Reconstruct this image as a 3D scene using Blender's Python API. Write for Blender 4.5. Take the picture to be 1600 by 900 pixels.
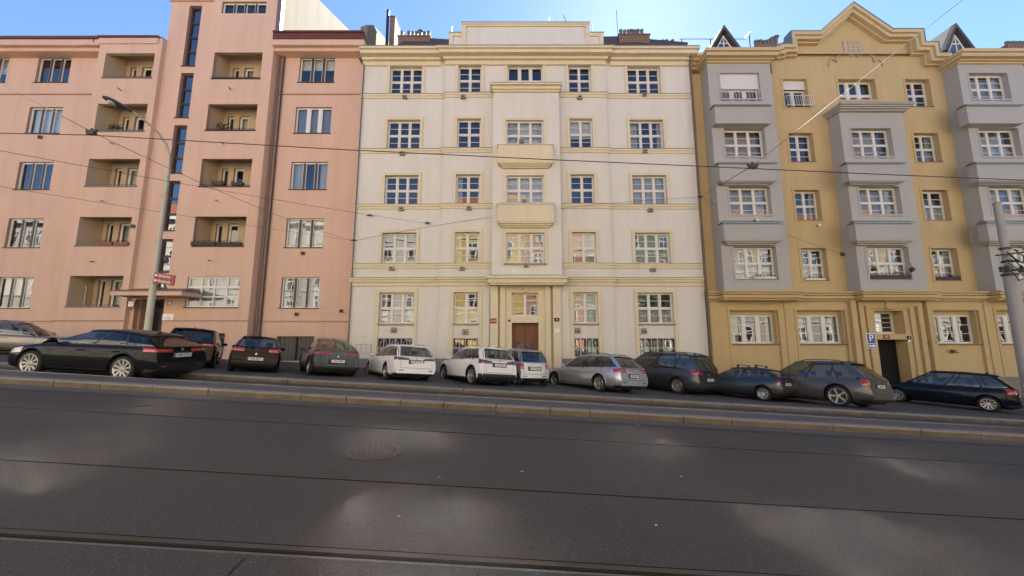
import bpy, bmesh, math, random
from mathutils import Vector, Matrix, Euler
random.seed(11)
R=math.radians
scene=bpy.context.scene
for o in list(bpy.data.objects): bpy.data.objects.remove(o)
C=scene.collection
# ---------------------------------------------------------------- camera, sky, sun, exposure
FP=578.0; PITCH=math.atan(77/578); EYE=1.75
cam_d=bpy.data.cameras.new('camera'); cam=bpy.data.objects.new('camera',cam_d); C.objects.link(cam)
cam_d.sensor_width=36; cam_d.lens=FP/1600*36; cam_d.clip_start=.05; cam_d.clip_end=1500
cam.location=(0,0,EYE); cam.rotation_euler=(math.pi/2+PITCH,0,0); scene.camera=cam
SUN_EL,SUN_AZ=R(43.0),R(20.3)          # azimuth from +Y towards +X
world=bpy.data.worlds.new('World'); scene.world=world; world.use_nodes=True
nt=world.node_tree; bg=nt.nodes['Background']; sky=nt.nodes.new('ShaderNodeTexSky'); sky.sky_type='NISHITA'
sky.sun_disc=False; sky.sun_elevation=SUN_EL; sky.sun_rotation=SUN_AZ; sky.air_density=1.0; sky.dust_density=.12; sky.ozone_density=6.0
nt.links.new(sky.outputs[0],bg.inputs[0]); bg.inputs[1].default_value=0.05
sd=bpy.data.lights.new('sun','SUN'); so=bpy.data.objects.new('sun',sd); C.objects.link(so)
sd.energy=5.0; sd.angle=R(.5); sd.color=(1,.95,.86)
sv=Vector((math.sin(SUN_AZ)*math.cos(SUN_EL),math.cos(SUN_AZ)*math.cos(SUN_EL),math.sin(SUN_EL)))
so.rotation_euler=sv.to_track_quat('Z','Y').to_euler(); so.location=(20,60,60)
scene.view_settings.view_transform='Standard'; scene.view_settings.look='None'
scene.view_settings.exposure=2.46; scene.view_settings.gamma=1
scene.render.engine='CYCLES'; scene.cycles.max_bounces=8; scene.cycles.diffuse_bounces=4; scene.cycles.transparent_max_bounces=12
scene.cycles.sample_clamp_indirect=0; scene.cycles.blur_glossy=0; scene.cycles.caustics_reflective=True
# ---------------------------------------------------------------- helpers
_c,_s=math.cos(PITCH),math.sin(PITCH)
def at(px,py,Y):
    """surveyed point of the photograph at a known distance Y -> metres X, Z"""
    a=(px-800)/FP; b=(450-py)/FP; k=Y/(_c-_s*b); return a*k, EYE+(_s+_c*b)*k
def ax(px,py,Y): return at(px,py,Y)[0]
def az(py,Y,px=800): return at(px,py,Y)[1]
SL=-.055
def gprof(y):
    if y<8.95: return 0.
    if y<10.03: return .14
    if y<11.5: return 0.
    if y<15.5: return .11-.085*(y-11.5)
    return -.23-.024*(y-15.5)
def gz(x,y): return SL*x+gprof(y)
def link(o,parent=None):
    C.objects.link(o)
    if parent is not None:
        o.parent=parent; o.matrix_parent_inverse=parent.matrix_basis.inverted() if parent.get('_w') else Matrix()
    return o
def empty(name,loc,label,cat,group=None,world=False,rot=(0,0,0)):
    o=bpy.data.objects.new(name,None); C.objects.link(o); o.location=loc; o.rotation_euler=rot
    o.empty_display_size=.2; o['label']=label; o['category']=cat
    if group: o['group']=group
    if world: WORLDROOT.add(o.name)
    return o
WORLDROOT=set()
def tag(o,label=None,cat=None,group=None,kind=None):
    if label: o['label']=label
    if cat: o['category']=cat
    if group: o['group']=group
    if kind: o['kind']=kind
    return o
class MB:
    def __init__(s): s.v=[]; s.f=[]; s.m=[]; s.sm=[]
    def q(s,pts,m=0,sm=False):
        n=len(s.v); s.v+= [tuple(p) for p in pts]; s.f.append(tuple(range(n,n+len(pts)))); s.m.append(m); s.sm.append(sm)
    def box(s,x0,x1,y0,y1,z0,z1,m=0):
        if x0>x1:x0,x1=x1,x0
        if y0>y1:y0,y1=y1,y0
        if z0>z1:z0,z1=z1,z0
        n=len(s.v); s.v+=[(x0,y0,z0),(x1,y0,z0),(x1,y1,z0),(x0,y1,z0),(x0,y0,z1),(x1,y0,z1),(x1,y1,z1),(x0,y1,z1)]
        for f in ((0,3,2,1),(4,5,6,7),(0,1,5,4),(1,2,6,5),(2,3,7,6),(3,0,4,7)):
            s.f.append(tuple(n+i for i in f)); s.m.append(m); s.sm.append(False)
        return s
    def hexa(s,b,t,m=0):
        """b, t: four bottom points and four top points, counter-clockwise from above"""
        n=len(s.v); s.v+=[tuple(p) for p in b]+[tuple(p) for p in t]
        for f in ((0,3,2,1),(4,5,6,7),(0,1,5,4),(1,2,6,5),(2,3,7,6),(3,0,4,7)):
            s.f.append(tuple(n+i for i in f)); s.m.append(m); s.sm.append(False)
    def grid(s,P,m=0,sm=True,closed=False):
        """P[i][j] points"""
        n=len(s.v); a=len(P); b=len(P[0])
        for r in P: s.v+=[tuple(p) for p in r]
        for i in range(a-1):
            for j in range(b if closed else b-1):
                k=(j+1)%b
                s.f.append((n+i*b+j,n+i*b+k,n+(i+1)*b+k,n+(i+1)*b+j)); s.m.append(m if not callable(m) else m(i,j)); s.sm.append(sm)
    def tube(s,pts,r,n=8,m=0,cap=True):
        pts=[Vector(p) for p in pts]; rs=r if isinstance(r,(list,tuple)) else [r]*len(pts)
        rings=[]; up=None
        for i,p in enumerate(pts):
            t=(pts[min(i+1,len(pts)-1)]-pts[max(i-1,0)]).normalized()
            if up is None: up=Vector((0,0,1)) if abs(t.z)<.9 else Vector((1,0,0))
            a=t.cross(up).normalized(); b=a.cross(t).normalized(); up=b
            rings.append([p+a*(math.cos(2*math.pi*k/n)*rs[i])+b*(math.sin(2*math.pi*k/n)*rs[i]) for k in range(n)])
        s.grid(rings,m,True,True)
        if cap:
            s.q(rings[0],m); s.q(rings[-1][::-1],m)
    def cyl(s,x,y,z0,z1,r,n=12,m=0,r1=None):
        s.tube([(x,y,z0),(x,y,z1)],[r,r if r1 is None else r1],n,m)
    def prism(s,poly,y0,y1,m=0,m_side=None):
        """poly in XZ, extruded from y0 (front) to y1"""
        area=sum(poly[i][0]*poly[(i+1)%len(poly)][1]-poly[(i+1)%len(poly)][0]*poly[i][1] for i in range(len(poly)))
        if area<0: poly=poly[::-1]
        s.q([(x,y0,z) for x,z in poly],m); s.q([(x,y1,z) for x,z in poly[::-1]],m)
        for i in range(len(poly)):
            a=poly[i]; b=poly[(i+1)%len(poly)]
            s.q([(a[0],y0,a[1]),(a[0],y1,a[1]),(b[0],y1,b[1]),(b[0],y0,b[1])],m if m_side is None else m_side)
    def ico(s,c,r,m=0,sub=1,sq=(1,1,1),jit=0):
        bm=bmesh.new(); bmesh.ops.create_icosphere(bm,subdivisions=sub,radius=1)
        n=len(s.v)
        for v in bm.verts:
            j=1+random.uniform(-jit,jit); s.v.append((c[0]+v.co.x*r*sq[0]*j,c[1]+v.co.y*r*sq[1]*j,c[2]+v.co.z*r*sq[2]*j))
        for f in bm.faces: s.f.append(tuple(n+v.index for v in f.verts)); s.m.append(m); s.sm.append(True)
        bm.free()
    def mesh(s,name,mats,weld=False,angle=None):
        me=bpy.data.meshes.new(name); me.from_pydata(s.v,[],s.f)
        if not isinstance(mats,(list,tuple)): mats=[mats]
        for m in mats: me.materials.append(m)
        me.polygons.foreach_set('material_index',s.m); me.polygons.foreach_set('use_smooth',s.sm)
        if weld:
            bm=bmesh.new(); bm.from_mesh(me); bmesh.ops.remove_doubles(bm,verts=bm.verts,dist=1e-4)
            bmesh.ops.recalc_face_normals(bm,faces=bm.faces); bm.to_mesh(me); bm.free()
        if angle: me.set_sharp_from_angle(angle=R(angle))
        me.update(); return me
    def build(s,name,mats,parent=None,weld=False,angle=None,bevel=None):
        o=bpy.data.objects.new(name,s.mesh(name,mats,weld,angle)); C.objects.link(o)
        if bevel:
            b=o.modifiers.new('bevel','BEVEL'); b.width=bevel; b.segments=2; b.limit_method='ANGLE'; b.angle_limit=R(40)
        if parent is not None:
            o.parent=parent
            top=parent
            if top.name in WORLDROOT: o.matrix_parent_inverse=Matrix.Translation(top.location).inverted()
        return o
# ---------------------------------------------------------------- materials
def newmat(name):
    m=bpy.data.materials.new(name); m.use_nodes=True; n=m.node_tree; return m,n,n.nodes['Principled BSDF']
def mat(name,col,rough=.6,metal=0,coat=0,spec=.5,bump=0,scale=40,var=0,vscale=3):
    m,n,b=newmat(name)
    b.inputs['Base Color'].default_value=(*col,1); b.inputs['Roughness'].default_value=rough; b.inputs['Metallic'].default_value=metal
    b.inputs['Coat Weight'].default_value=coat; b.inputs['Coat Roughness'].default_value=.03; b.inputs['Specular IOR Level'].default_value=spec
    if var or bump:
        tc=n.nodes.new('ShaderNodeTexCoord')
    if var:
        t=n.nodes.new('ShaderNodeTexNoise'); t.inputs['Scale'].default_value=vscale; t.inputs['Detail'].default_value=5
        n.links.new(tc.outputs['Object'],t.inputs['Vector'])
        mx=n.nodes.new('ShaderNodeMix'); mx.data_type='RGBA'
        mx.inputs['A'].default_value=(*[c*(1-var) for c in col],1); mx.inputs['B'].default_value=(*[min(1,c*(1+var)) for c in col],1)
        n.links.new(t.outputs['Fac'],mx.inputs['Factor']); n.links.new(mx.outputs['Result'],b.inputs['Base Color'])
    if bump:
        t2=n.nodes.new('ShaderNodeTexNoise'); t2.inputs['Scale'].default_value=scale; t2.inputs['Detail'].default_value=4
        n.links.new(tc.outputs['Object'],t2.inputs['Vector'])
        bp=n.nodes.new('ShaderNodeBump'); bp.inputs['Strength'].default_value=bump; bp.inputs['Distance'].default_value=.01
        n.links.new(t2.outputs['Fac'],bp.inputs['Height']); n.links.new(bp.outputs['Normal'],b.inputs['Normal'])
    return m
def ramp(n,src,stops):
    r=n.nodes.new('ShaderNodeValToRGB'); e=r.color_ramp.elements
    while len(e)<len(stops): e.new(.5)
    for i,(p,c) in enumerate(stops): e[i].position=p; e[i].color=(*c,1) if len(c)==3 else c
    n.links.new(src,r.inputs[0]); return r.outputs[0]
def mixc(n,fac,a,b,mode='MIX'):
    m=n.nodes.new('ShaderNodeMix'); m.data_type='RGBA'; m.blend_type=mode
    for k,v in (('Factor',fac),('A',a),('B',b)):
        if isinstance(v,(int,float)): m.inputs[k].default_value=v
        elif isinstance(v,tuple): m.inputs[k].default_value=(*v[:3],1)
        else: n.links.new(v,m.inputs[k])
    return m.outputs['Result']
def noise(n,vec,scale,detail=4,rough=.55,stretch=None):
    t=n.nodes.new('ShaderNodeTexNoise'); t.inputs['Scale'].default_value=scale; t.inputs['Detail'].default_value=detail; t.inputs['Roughness'].default_value=rough
    if stretch:
        mp=n.nodes.new('ShaderNodeMapping'); mp.inputs['Scale'].default_value=stretch; n.links.new(vec,mp.inputs['Vector']); vec=mp.outputs['Vector']
    n.links.new(vec,t.inputs['Vector']); return t.outputs['Fac']
def stucco(name,col,dirt=.75,patch=.12,bump=.25,streak=.3):
    m,n,b=newmat(name); tc=n.nodes.new('ShaderNodeTexCoord').outputs['Object']
    c0=col; lo=tuple(c*(1-patch) for c in col); hi=tuple(min(1,c*(1+patch*.7)) for c in col)
    base=mixc(n,noise(n,tc,.45,6,.6),lo,hi)
    fine=ramp(n,noise(n,tc,9,5,.6),[(.35,(.94,.94,.94)),(.7,(1.0,1.0,1.0))])
    base=mixc(n,1.0,base,fine,'MULTIPLY')
    st=ramp(n,noise(n,tc,1.0,5,.62,(1.7,1.7,.16)),[(.44,(0,0,0)),(.66,(1,1,1))])
    sf=n.nodes.new('ShaderNodeMath'); sf.operation='MULTIPLY'; sf.inputs[1].default_value=streak; n.links.new(st,sf.inputs[0])
    base=mixc(n,sf.outputs[0],base,tuple(c*dirt for c in col))
    n.links.new(base,b.inputs['Base Color']); b.inputs['Roughness'].default_value=.9; b.inputs['Specular IOR Level'].default_value=.2
    bp=n.nodes.new('ShaderNodeBump'); bp.inputs['Strength'].default_value=bump; bp.inputs['Distance'].default_value=.012
    n.links.new(noise(n,tc,35,5,.65),bp.inputs['Height']); n.links.new(bp.outputs['Normal'],b.inputs['Normal'])
    return m
def glass_mat(name,base=.13,tint=(.8,.86,.88),gain=1.0,rough=.0):
    m=bpy.data.materials.new(name); m.use_nodes=True; n=m.node_tree; n.nodes.clear()
    out=n.nodes.new('ShaderNodeOutputMaterial'); tr=n.nodes.new('ShaderNodeBsdfTransparent'); tr.inputs[0].default_value=(*tint,1)
    gl=n.nodes.new('ShaderNodeBsdfGlossy'); gl.inputs['Roughness'].default_value=rough; gl.inputs['Color'].default_value=(.95,.97,1,1)
    lw=n.nodes.new('ShaderNodeLayerWeight'); lw.inputs[0].default_value=.5; fr=n.nodes.new('ShaderNodeMath'); fr.operation='POWER'; fr.inputs[1].default_value=4.0; n.links.new(lw.outputs['Facing'],fr.inputs[0])
    ma=n.nodes.new('ShaderNodeMath'); ma.operation='MULTIPLY_ADD'; ma.use_clamp=True; ma.inputs[1].default_value=gain; ma.inputs[2].default_value=base
    mx=n.nodes.new('ShaderNodeMixShader'); n.links.new(fr.outputs[0],ma.inputs[0]); n.links.new(ma.outputs[0],mx.inputs[0])
    tc=n.nodes.new('ShaderNodeTexCoord'); bp=n.nodes.new('ShaderNodeBump'); bp.inputs['Strength'].default_value=.05; bp.inputs['Distance'].default_value=.05
    n.links.new(noise(n,tc.outputs['Object'],1.3,1),bp.inputs['Height']); n.links.new(bp.outputs['Normal'],gl.inputs['Normal'])
    n.links.new(tr.outputs[0],mx.inputs[1]); n.links.new(gl.outputs[0],mx.inputs[2]); n.links.new(mx.outputs[0],out.inputs[0])
    return m
def asphalt(name,col=(.05,.047,.045),warm=.35):
    m,n,b=newmat(name); tc=n.nodes.new('ShaderNodeTexCoord').outputs['Object']
    big=noise(n,tc,.35,5,.6,(.6,1.6,1))
    base=mixc(n,big,tuple(c*.72 for c in col),tuple(c*1.3 for c in col))
    warmf=ramp(n,noise(n,tc,.8,4,.6),[(.4,(0,0,0)),(.75,(1,1,1))])
    k=n.nodes.new('ShaderNodeMath'); k.operation='MULTIPLY'; k.inputs[1].default_value=warm; n.links.new(warmf,k.inputs[0])
    base=mixc(n,k.outputs[0],base,(col[0]*1.5,col[1]*1.25,col[2]*1.02))
    # shrinkage cracks and darker repair patches
    vo=n.nodes.new('ShaderNodeTexVoronoi'); vo.feature='DISTANCE_TO_EDGE'; vo.inputs['Scale'].default_value=.42
    wp=n.nodes.new('ShaderNodeMix'); wp.data_type='VECTOR'; wp.inputs['Factor'].default_value=.22; n.links.new(tc,wp.inputs['A'])
    nn=n.nodes.new('ShaderNodeTexNoise'); nn.inputs['Scale'].default_value=1.6; nn.inputs['Detail'].default_value=6; n.links.new(tc,nn.inputs['Vector']); n.links.new(nn.outputs['Color'],wp.inputs['B'])
    n.links.new(wp.outputs[1],vo.inputs['Vector'])
    cr=ramp(n,vo.outputs['Distance'],[(.0,(1,1,1)),(.006,(0,0,0))])
    ms=ramp(n,noise(n,tc,.5,2),[(.6,(0,0,0)),(.66,(.6,.6,.6))])
    cm=mixc(n,1.0,cr,ms,'MULTIPLY'); base=mixc(n,cm,base,tuple(c*.35 for c in col))
    pt=ramp(n,noise(n,tc,.16,1,.4,(1,3,1)),[(.60,(0,0,0)),(.615,(.55,.55,.55))]); base=mixc(n,pt,base,tuple(c*.78 for c in col))
    sp=ramp(n,noise(n,tc,95,3,.7),[(.36,(.38,.38,.38)),(.52,(1,1,1)),(.72,(1.0,1.0,1.0))])
    base=mixc(n,1.0,base,sp,'MULTIPLY')
    sp2=ramp(n,noise(n,tc,60,2,.5),[(.62,(0,0,0)),(.70,(.5,.5,.5))])
    base=mixc(n,sp2,base,(.16,.155,.15))
    n.links.new(base,b.inputs['Base Color']); b.inputs['Roughness'].default_value=.82; b.inputs['Specular IOR Level'].default_value=.35
    bp=n.nodes.new('ShaderNodeBump'); bp.inputs['Strength'].default_value=.6; bp.inputs['Distance'].default_value=.006
    n.links.new(noise(n,tc,80,4,.7),bp.inputs['Height']); n.links.new(bp.outputs['Normal'],b.inputs['Normal'])
    return m
def wood_mat(name,a,b_,scale=6):
    m,n,b=newmat(name); tc=n.nodes.new('ShaderNodeTexCoord').outputs['Object']
    n.links.new(mixc(n,noise(n,tc,scale,5,.6,(4,4,.4)),a,b_),b.inputs['Base Color']); b.inputs['Roughness'].default_value=.55; return m
M={}
M['pink']=stucco('pink_stucco',(.62,.415,.315),.72,.10,.4,.28)
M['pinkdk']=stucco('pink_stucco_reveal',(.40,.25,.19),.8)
M['loggia']=stucco('loggia_ochre',(.52,.40,.28),.75)
M['cream']=stucco('cream_stucco',(.64,.61,.55),.80,.07,.3,.35)
M['trim']=stucco('straw_trim',(.65,.575,.41),.78,.06,.15,.35)
M['yellow']=stucco('ochre_stucco',(.51,.38,.195),.78,.08,.3,.35)
M['ytrim']=stucco('ochre_trim',(.50,.37,.19),.82,.06,.15,.3)
M['ycorn']=stucco('straw_cornice',(.54,.42,.25),.82,.06,.15,.3)
M['grey']=stucco('grey_stucco',(.39,.375,.355),.9,.05,.2,.2)
M['plinth']=stucco('plinth_grey',(.22,.20,.195),.7,.15,.3,.4)
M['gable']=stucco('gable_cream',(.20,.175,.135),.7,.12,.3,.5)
M['white']=mat('white_window_paint',(.62,.585,.54),.45)
M['whitew']=mat('white_sash',(.66,.64,.60),.45)
M['brown']=mat('brown_mullion',(.045,.03,.025),.5)
M['dkmetal']=mat('dark_metal',(.04,.042,.045),.45,.6)
M['zinc']=mat('zinc_sheet',(.20,.23,.23),.45,.5,var=.12)
M['pipe']=mat('brown_downpipe',(.11,.075,.06),.45,.2,var=.15)
M['pipeg']=mat('grey_downpipe',(.15,.13,.125),.5,.3,var=.2)
M['redmetal']=mat('red_brown_sheet',(.13,.035,.025),.5,.2,var=.15)
M['flash']=mat('grey_flashing',(.24,.22,.19),.6,.3,var=.1)
M['glass']=glass_mat('window_glass',.11)
M['glassd']=glass_mat('dark_stair_glass',.2,(.35,.4,.45))
M['carglass']=glass_mat('car_glass',.07,(.42,.48,.50),.8)
M['cardark']=glass_mat('privacy_glass',.06,(.10,.12,.13),.8)
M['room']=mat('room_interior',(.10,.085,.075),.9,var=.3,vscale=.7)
M['curtain']=mat('lace_curtain',(.40,.39,.375),.9,var=.12,vscale=8)
M['drape']=mat('grey_drape',(.24,.235,.24),.9,var=.25,vscale=6)
M['blind']=mat('white_blind',(.62,.60,.56),.7)
M['roof']=mat('dark_roof_tiles',(.075,.05,.042),.8,bump=.6,scale=9,var=.3,vscale=5)
M['slate']=mat('grey_slate',(.085,.08,.085),.9,spec=.15,var=.25,vscale=6)
M['brick']=mat('chimney_brick',(.17,.105,.08),.85,var=.3,vscale=9,bump=.3)
M['pot']=mat('chimney_pot_metal',(.16,.14,.14),.6,.3,var=.2)
M['doorwood']=wood_mat('brown_door_wood',(.10,.035,.015),(.19,.075,.03))
M['dkdoor']=mat('dark_door',(.014,.012,.011),.8,spec=.15)
M['garage']=mat('grey_board_door',(.10,.095,.085),.7,var=.2,vscale=12)
M['iron']=mat('white_grille_iron',(.55,.5,.46),.6)
M['ironb']=mat('black_grille_iron',(.03,.03,.032),.6)
M['leaf']=mat('plant_leaf',(.035,.055,.02),.7,var=.4,vscale=20)
M['leafr']=mat('red_flowers',(.25,.02,.02),.7)
M['terra']=mat('terracotta_box',(.25,.09,.05),.7)
M['boxd']=mat('dark_flower_box',(.04,.03,.025),.7)
M['asph']=asphalt('asphalt',(.057,.0505,.0445),.3)
M['asph2']=asphalt('asphalt_lane',(.06,.055,.053),.25)
M['pave']=asphalt('island_asphalt',(.10,.092,.087),.2)
M['park']=asphalt('parking_asphalt',(.07,.064,.061),.2)
M['kerb']=mat('granite_kerb',(.10,.078,.058),.8,bump=.5,scale=50,var=.6,vscale=3.5)
M['kerbt']=mat('granite_kerb_top',(.18,.16,.14),.8,bump=.4,scale=50,var=.25,vscale=5)
M['rail']=mat('rusty_rail_steel',(.055,.038,.028),.7,0,var=.35,vscale=3)
M['railt']=mat('worn_rail_steel',(.105,.10,.10),.55,.2,var=.2,vscale=6)
M['black']=mat('black',(.008,.008,.008),.9)
M['castiron']=mat('rusty_cast_iron',(.062,.052,.046),.75,.2,var=.3,vscale=8,bump=.3)
M['galv']=mat('lamp_pole_paint',(.36,.34,.28),.55,.2,var=.15,vscale=4)
M['poleg']=mat('grey_steel_pole',(.24,.245,.25),.55,.2,var=.12,vscale=4)
M['lampd']=mat('lamp_housing',(.03,.035,.04),.4,.2)
M['lens']=mat('lamp_lens',(.5,.45,.35),.2)
M['signred']=mat('sign_red',(.22,.012,.015),.4)
M['signwhite']=mat('sign_white',(.75,.74,.72),.4)
M['signblue']=mat('sign_blue',(.02,.05,.22),.4)
M['wire']=mat('wire_black',(.02,.02,.02),.6)
M['wiret']=mat('wire_pale_steel',(.14,.12,.10),.6,.0)
M['paper']=mat('paper',(.3,.3,.29),.8)
M['tyre']=mat('tyre_rubber',(.012,.012,.012),.85)
M['rim']=mat('alloy_rim',(.42,.41,.40),.35,.85)
M['rimd']=mat('rim_dark',(.015,.015,.015),.5)
M['trimp']=mat('black_car_plastic',(.015,.015,.016),.55)
M['seat']=mat('seat_fabric',(.045,.045,.05),.9)
M['tail']=mat('tail_light_red',(.32,.012,.012),.12,coat=1)
M['taild']=mat('tail_light_dark_red',(.09,.006,.008),.12,coat=1)
M['lampc']=mat('clear_lamp',(.55,.5,.48),.1,coat=1)
M['plate']=mat('licence_plate_white',(.62,.62,.60),.4)
M['chrome']=mat('chrome',(.4,.4,.4),.3,1)
def paint(name,col,metal=.3,rough=.32): return mat(name,col,rough,metal,(.25 if max(col)<.03 else (.45 if max(col)<.15 else .8)),(.06 if max(col)<.03 else .3))
# text
def text_obj(name,s,size,mtx,material,parent=None,ext=.001):
    cu=bpy.data.curves.new(name,'FONT'); cu.body=s; cu.size=size; cu.align_x='CENTER'; cu.align_y='CENTER'; cu.extrude=ext
    t=bpy.data.objects.new(name,cu); C.objects.link(t); dg=bpy.context.evaluated_depsgraph_get()
    me=bpy.data.meshes.new_from_object(t.evaluated_get(dg)); bpy.data.objects.remove(t)
    me.transform(mtx); me.materials.clear(); me.materials.append(material)
    o=bpy.data.objects.new(name,me); C.objects.link(o)
    if parent is not None:
        o.parent=parent
    return o
# ---------------------------------------------------------------- facade tools
def facade(mb,x0,x1,z0,z1,y,ops,mi=0,mr=None):
    """wall plane facing -Y with real openings and reveals; ops = (xa,xb,za,zb,depth)"""
    mr=mi if mr is None else mr
    ops=[o for o in ops if o[1]>x0 and o[0]<x1 and o[3]>z0 and o[2]<z1]
    xs=sorted({x0,x1,*[o[0] for o in ops],*[o[1] for o in ops]}); zs=sorted({z0,z1,*[o[2] for o in ops],*[o[3] for o in ops]})
    xs=[x for x in xs if x0<=x<=x1]; zs=[z for z in zs if z0<=z<=z1]
    for i in range(len(xs)-1):
        for j in range(len(zs)-1):
            cx=(xs[i]+xs[i+1])/2; cz=(zs[j]+zs[j+1])/2
            if any(o[0]<cx<o[1] and o[2]<cz<o[3] for o in ops): continue
            mb.q([(xs[i],y,zs[j]),(xs[i+1],y,zs[j]),(xs[i+1],y,zs[j+1]),(xs[i],y,zs[j+1])],mi)
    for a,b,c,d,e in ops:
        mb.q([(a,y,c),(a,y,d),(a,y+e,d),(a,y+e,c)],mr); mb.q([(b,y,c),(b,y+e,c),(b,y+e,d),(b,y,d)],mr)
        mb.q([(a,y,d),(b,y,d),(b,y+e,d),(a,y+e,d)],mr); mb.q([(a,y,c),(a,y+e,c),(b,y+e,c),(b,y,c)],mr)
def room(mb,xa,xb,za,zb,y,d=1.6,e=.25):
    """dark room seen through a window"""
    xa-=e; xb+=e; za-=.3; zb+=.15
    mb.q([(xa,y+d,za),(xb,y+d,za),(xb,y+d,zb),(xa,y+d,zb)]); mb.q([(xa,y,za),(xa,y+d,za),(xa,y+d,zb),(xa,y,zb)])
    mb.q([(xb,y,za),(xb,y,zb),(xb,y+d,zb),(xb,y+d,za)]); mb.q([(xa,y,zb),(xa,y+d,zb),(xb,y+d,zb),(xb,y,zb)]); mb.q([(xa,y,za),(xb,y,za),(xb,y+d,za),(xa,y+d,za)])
def pane_mesh(xs,zs,y,rnd):
    g=MB()
    for i in range(len(xs)-1):
        for j in range(len(zs)-1):
            a=rnd.uniform(-.004,.004); b=rnd.uniform(-.004,.004); c=rnd.uniform(-.003,.003)
            g.q([(xs[i],y+a,zs[j]),(xs[i+1],y+b,zs[j]),(xs[i+1],y+b+c,zs[j+1]),(xs[i],y+a+c,zs[j+1])])
    return g
def window(par,xa,xb,za,zb,y,cols=3,rows=2,munt=1,fm='white',mm=None,fw=.07,mw=.13,rw=.13,cur=None,mut=.03,name='window',glass='glass',glow=None,rows_at=None,seed=0,sill=None):
    rnd=random.Random(int(xa*131+za*977)+seed)
    m=MB(); mm=mm or fm
    dy=.07
    m.box(xa,xa+fw,y,y+dy,za,zb); m.box(xb-fw,xb,y,y+dy,za,zb); m.box(xa+fw,xb-fw,y,y+dy,za,za+fw); m.box(xa+fw,xb-fw,y,y+dy,zb-fw,zb)
    X=[xa+fw+(xb-xa-2*fw)*i/cols for i in range(cols+1)]
    if rows_at: Z=[za+fw]+[za+(zb-za)*r for r in rows_at]+[zb-fw]
    else: Z=[za+fw+(zb-za-2*fw)*j/rows for j in range(rows+1)]
    for x in X[1:-1]: m.box(x-mw/2,x+mw/2,y-.012,y+dy-.004,za+fw,zb-fw,1)
    for z in Z[1:-1]:
        for i in range(cols): m.box(X[i]+(mw/2 if i else 0),X[i+1]-(mw/2 if i<cols-1 else 0),y-.006,y+dy-.008,z-rw/2,z+rw/2)
    # sashes and glazing bars
    for i in range(cols):
        for j in range(len(Z)-1):
            a=X[i]+(mw/2 if i else 0); b=X[i+1]-(mw/2 if i<cols-1 else 0); c=Z[j]+(rw/2 if j else 0); d=Z[j+1]-(rw/2 if j<len(Z)-2 else 0)
            s=.035
            m.box(a,a+s,y+.008,y+dy-.012,c,d); m.box(b-s,b,y+.008,y+dy-.012,c,d); m.box(a+s,b-s,y+.01,y+dy-.014,c,c+s); m.box(a+s,b-s,y+.01,y+dy-.014,d-s,d)
            for k in range(munt):
                z=c+(d-c)*(k+1)/(munt+1); m.box(a+s,b-s,y+.02,y+dy-.02,z-mut/2,z+mut/2)
    f=m.build(name,[M[fm],M[mm]],par)
    pane_mesh(X,Z,y+.045,rnd).build('pane',M[glass],f)
    cur=rnd.choice(['lace','side','none','side','lacelow']) if cur is None else cur
    cb=MB()
    def sheet(x0,x1,z0,z1,yy,amp=.02,per=.11):
        n=max(4,int((x1-x0)/.03)); ph=rnd.random()*6
        P=[[(x0+(x1-x0)*i/n,yy+amp*math.sin((x1-x0)*i/n/per*2*math.pi+ph)+amp*.5*math.sin(i*.9+ph),z) for z in (z0,z1)] for i in range(n+1)]
        cb.grid(P,0,True)
    W=xb-xa; yy=y+.2; cm='curtain'
    if cur=='lace': sheet(xa,xb,za,zb,yy)
    elif cur=='lacelow': sheet(xa,xb,za,za+(zb-za)*.5,yy)
    elif cur=='side':
        k=rnd.uniform(.15,.3); sheet(xa,xa+W*k,za,zb,yy,.03); sheet(xb-W*rnd.uniform(.1,.28),xb,za,zb,yy,.03)
    elif cur=='blind': cb.box(xa,xb,yy,yy+.01,zb-(zb-za)*rnd.uniform(.35,.9),zb); cm='blind'
    elif cur=='drape':
        cm='drape'; sheet(xa,xb,za,zb,yy,.03,.13)
    if cb.f: cb.build('curtain',M[cm],f)
    return f
def molding(mb,pts,bands,y,closed_ends=True,m=0):
    """sweep stepped bands along an outline in the XZ plane (pts left to right, top edge)"""
    n=len(pts); nor=[]
    for i in range(n):
        ds=[]
        if i>0: d=Vector((pts[i][0]-pts[i-1][0],pts[i][1]-pts[i-1][1])).normalized(); ds.append(Vector((d.y,-d.x)))
        if i<n-1: d=Vector((pts[i+1][0]-pts[i][0],pts[i+1][1]-pts[i][1])).normalized(); ds.append(Vector((d.y,-d.x)))
        a=ds[0] if len(ds)==1 else (ds[0]+ds[1]).normalized()
        k=1 if len(ds)==1 else 1/max(.35,a.dot(ds[0])); nor.append(a*k)
    for t0,t1,pr in bands:
        P=[[(pts[i][0]+nor[i].x*t0,y,pts[i][1]+nor[i].y*t0),(pts[i][0]+nor[i].x*t0,y-pr,pts[i][1]+nor[i].y*t0),
            (pts[i][0]+nor[i].x*t1,y-pr,pts[i][1]+nor[i].y*t1),(pts[i][0]+nor[i].x*t1,y,pts[i][1]+nor[i].y*t1)] for i in range(n)]
        mb.grid(P,m,False,True); mb.q(P[0],m); mb.q(P[-1][::-1],m)
def cornice(mb,x0,x1,y,steps,m=0,ends=(1,1)):
    """steps (z0,z1,projection)"""
    for z0,z1,p in steps: mb.box(x0-(p*ends[0]),x1+(p*ends[1]),y-p,y+.01+random.uniform(0,.004),z0,z1,m)
def vent(mb,x,z,y,s=.2,m=0):
    mb.box(x-s/2,x+s/2,y-.05,y+.02,z-s/2,z+s/2,m)
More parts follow.
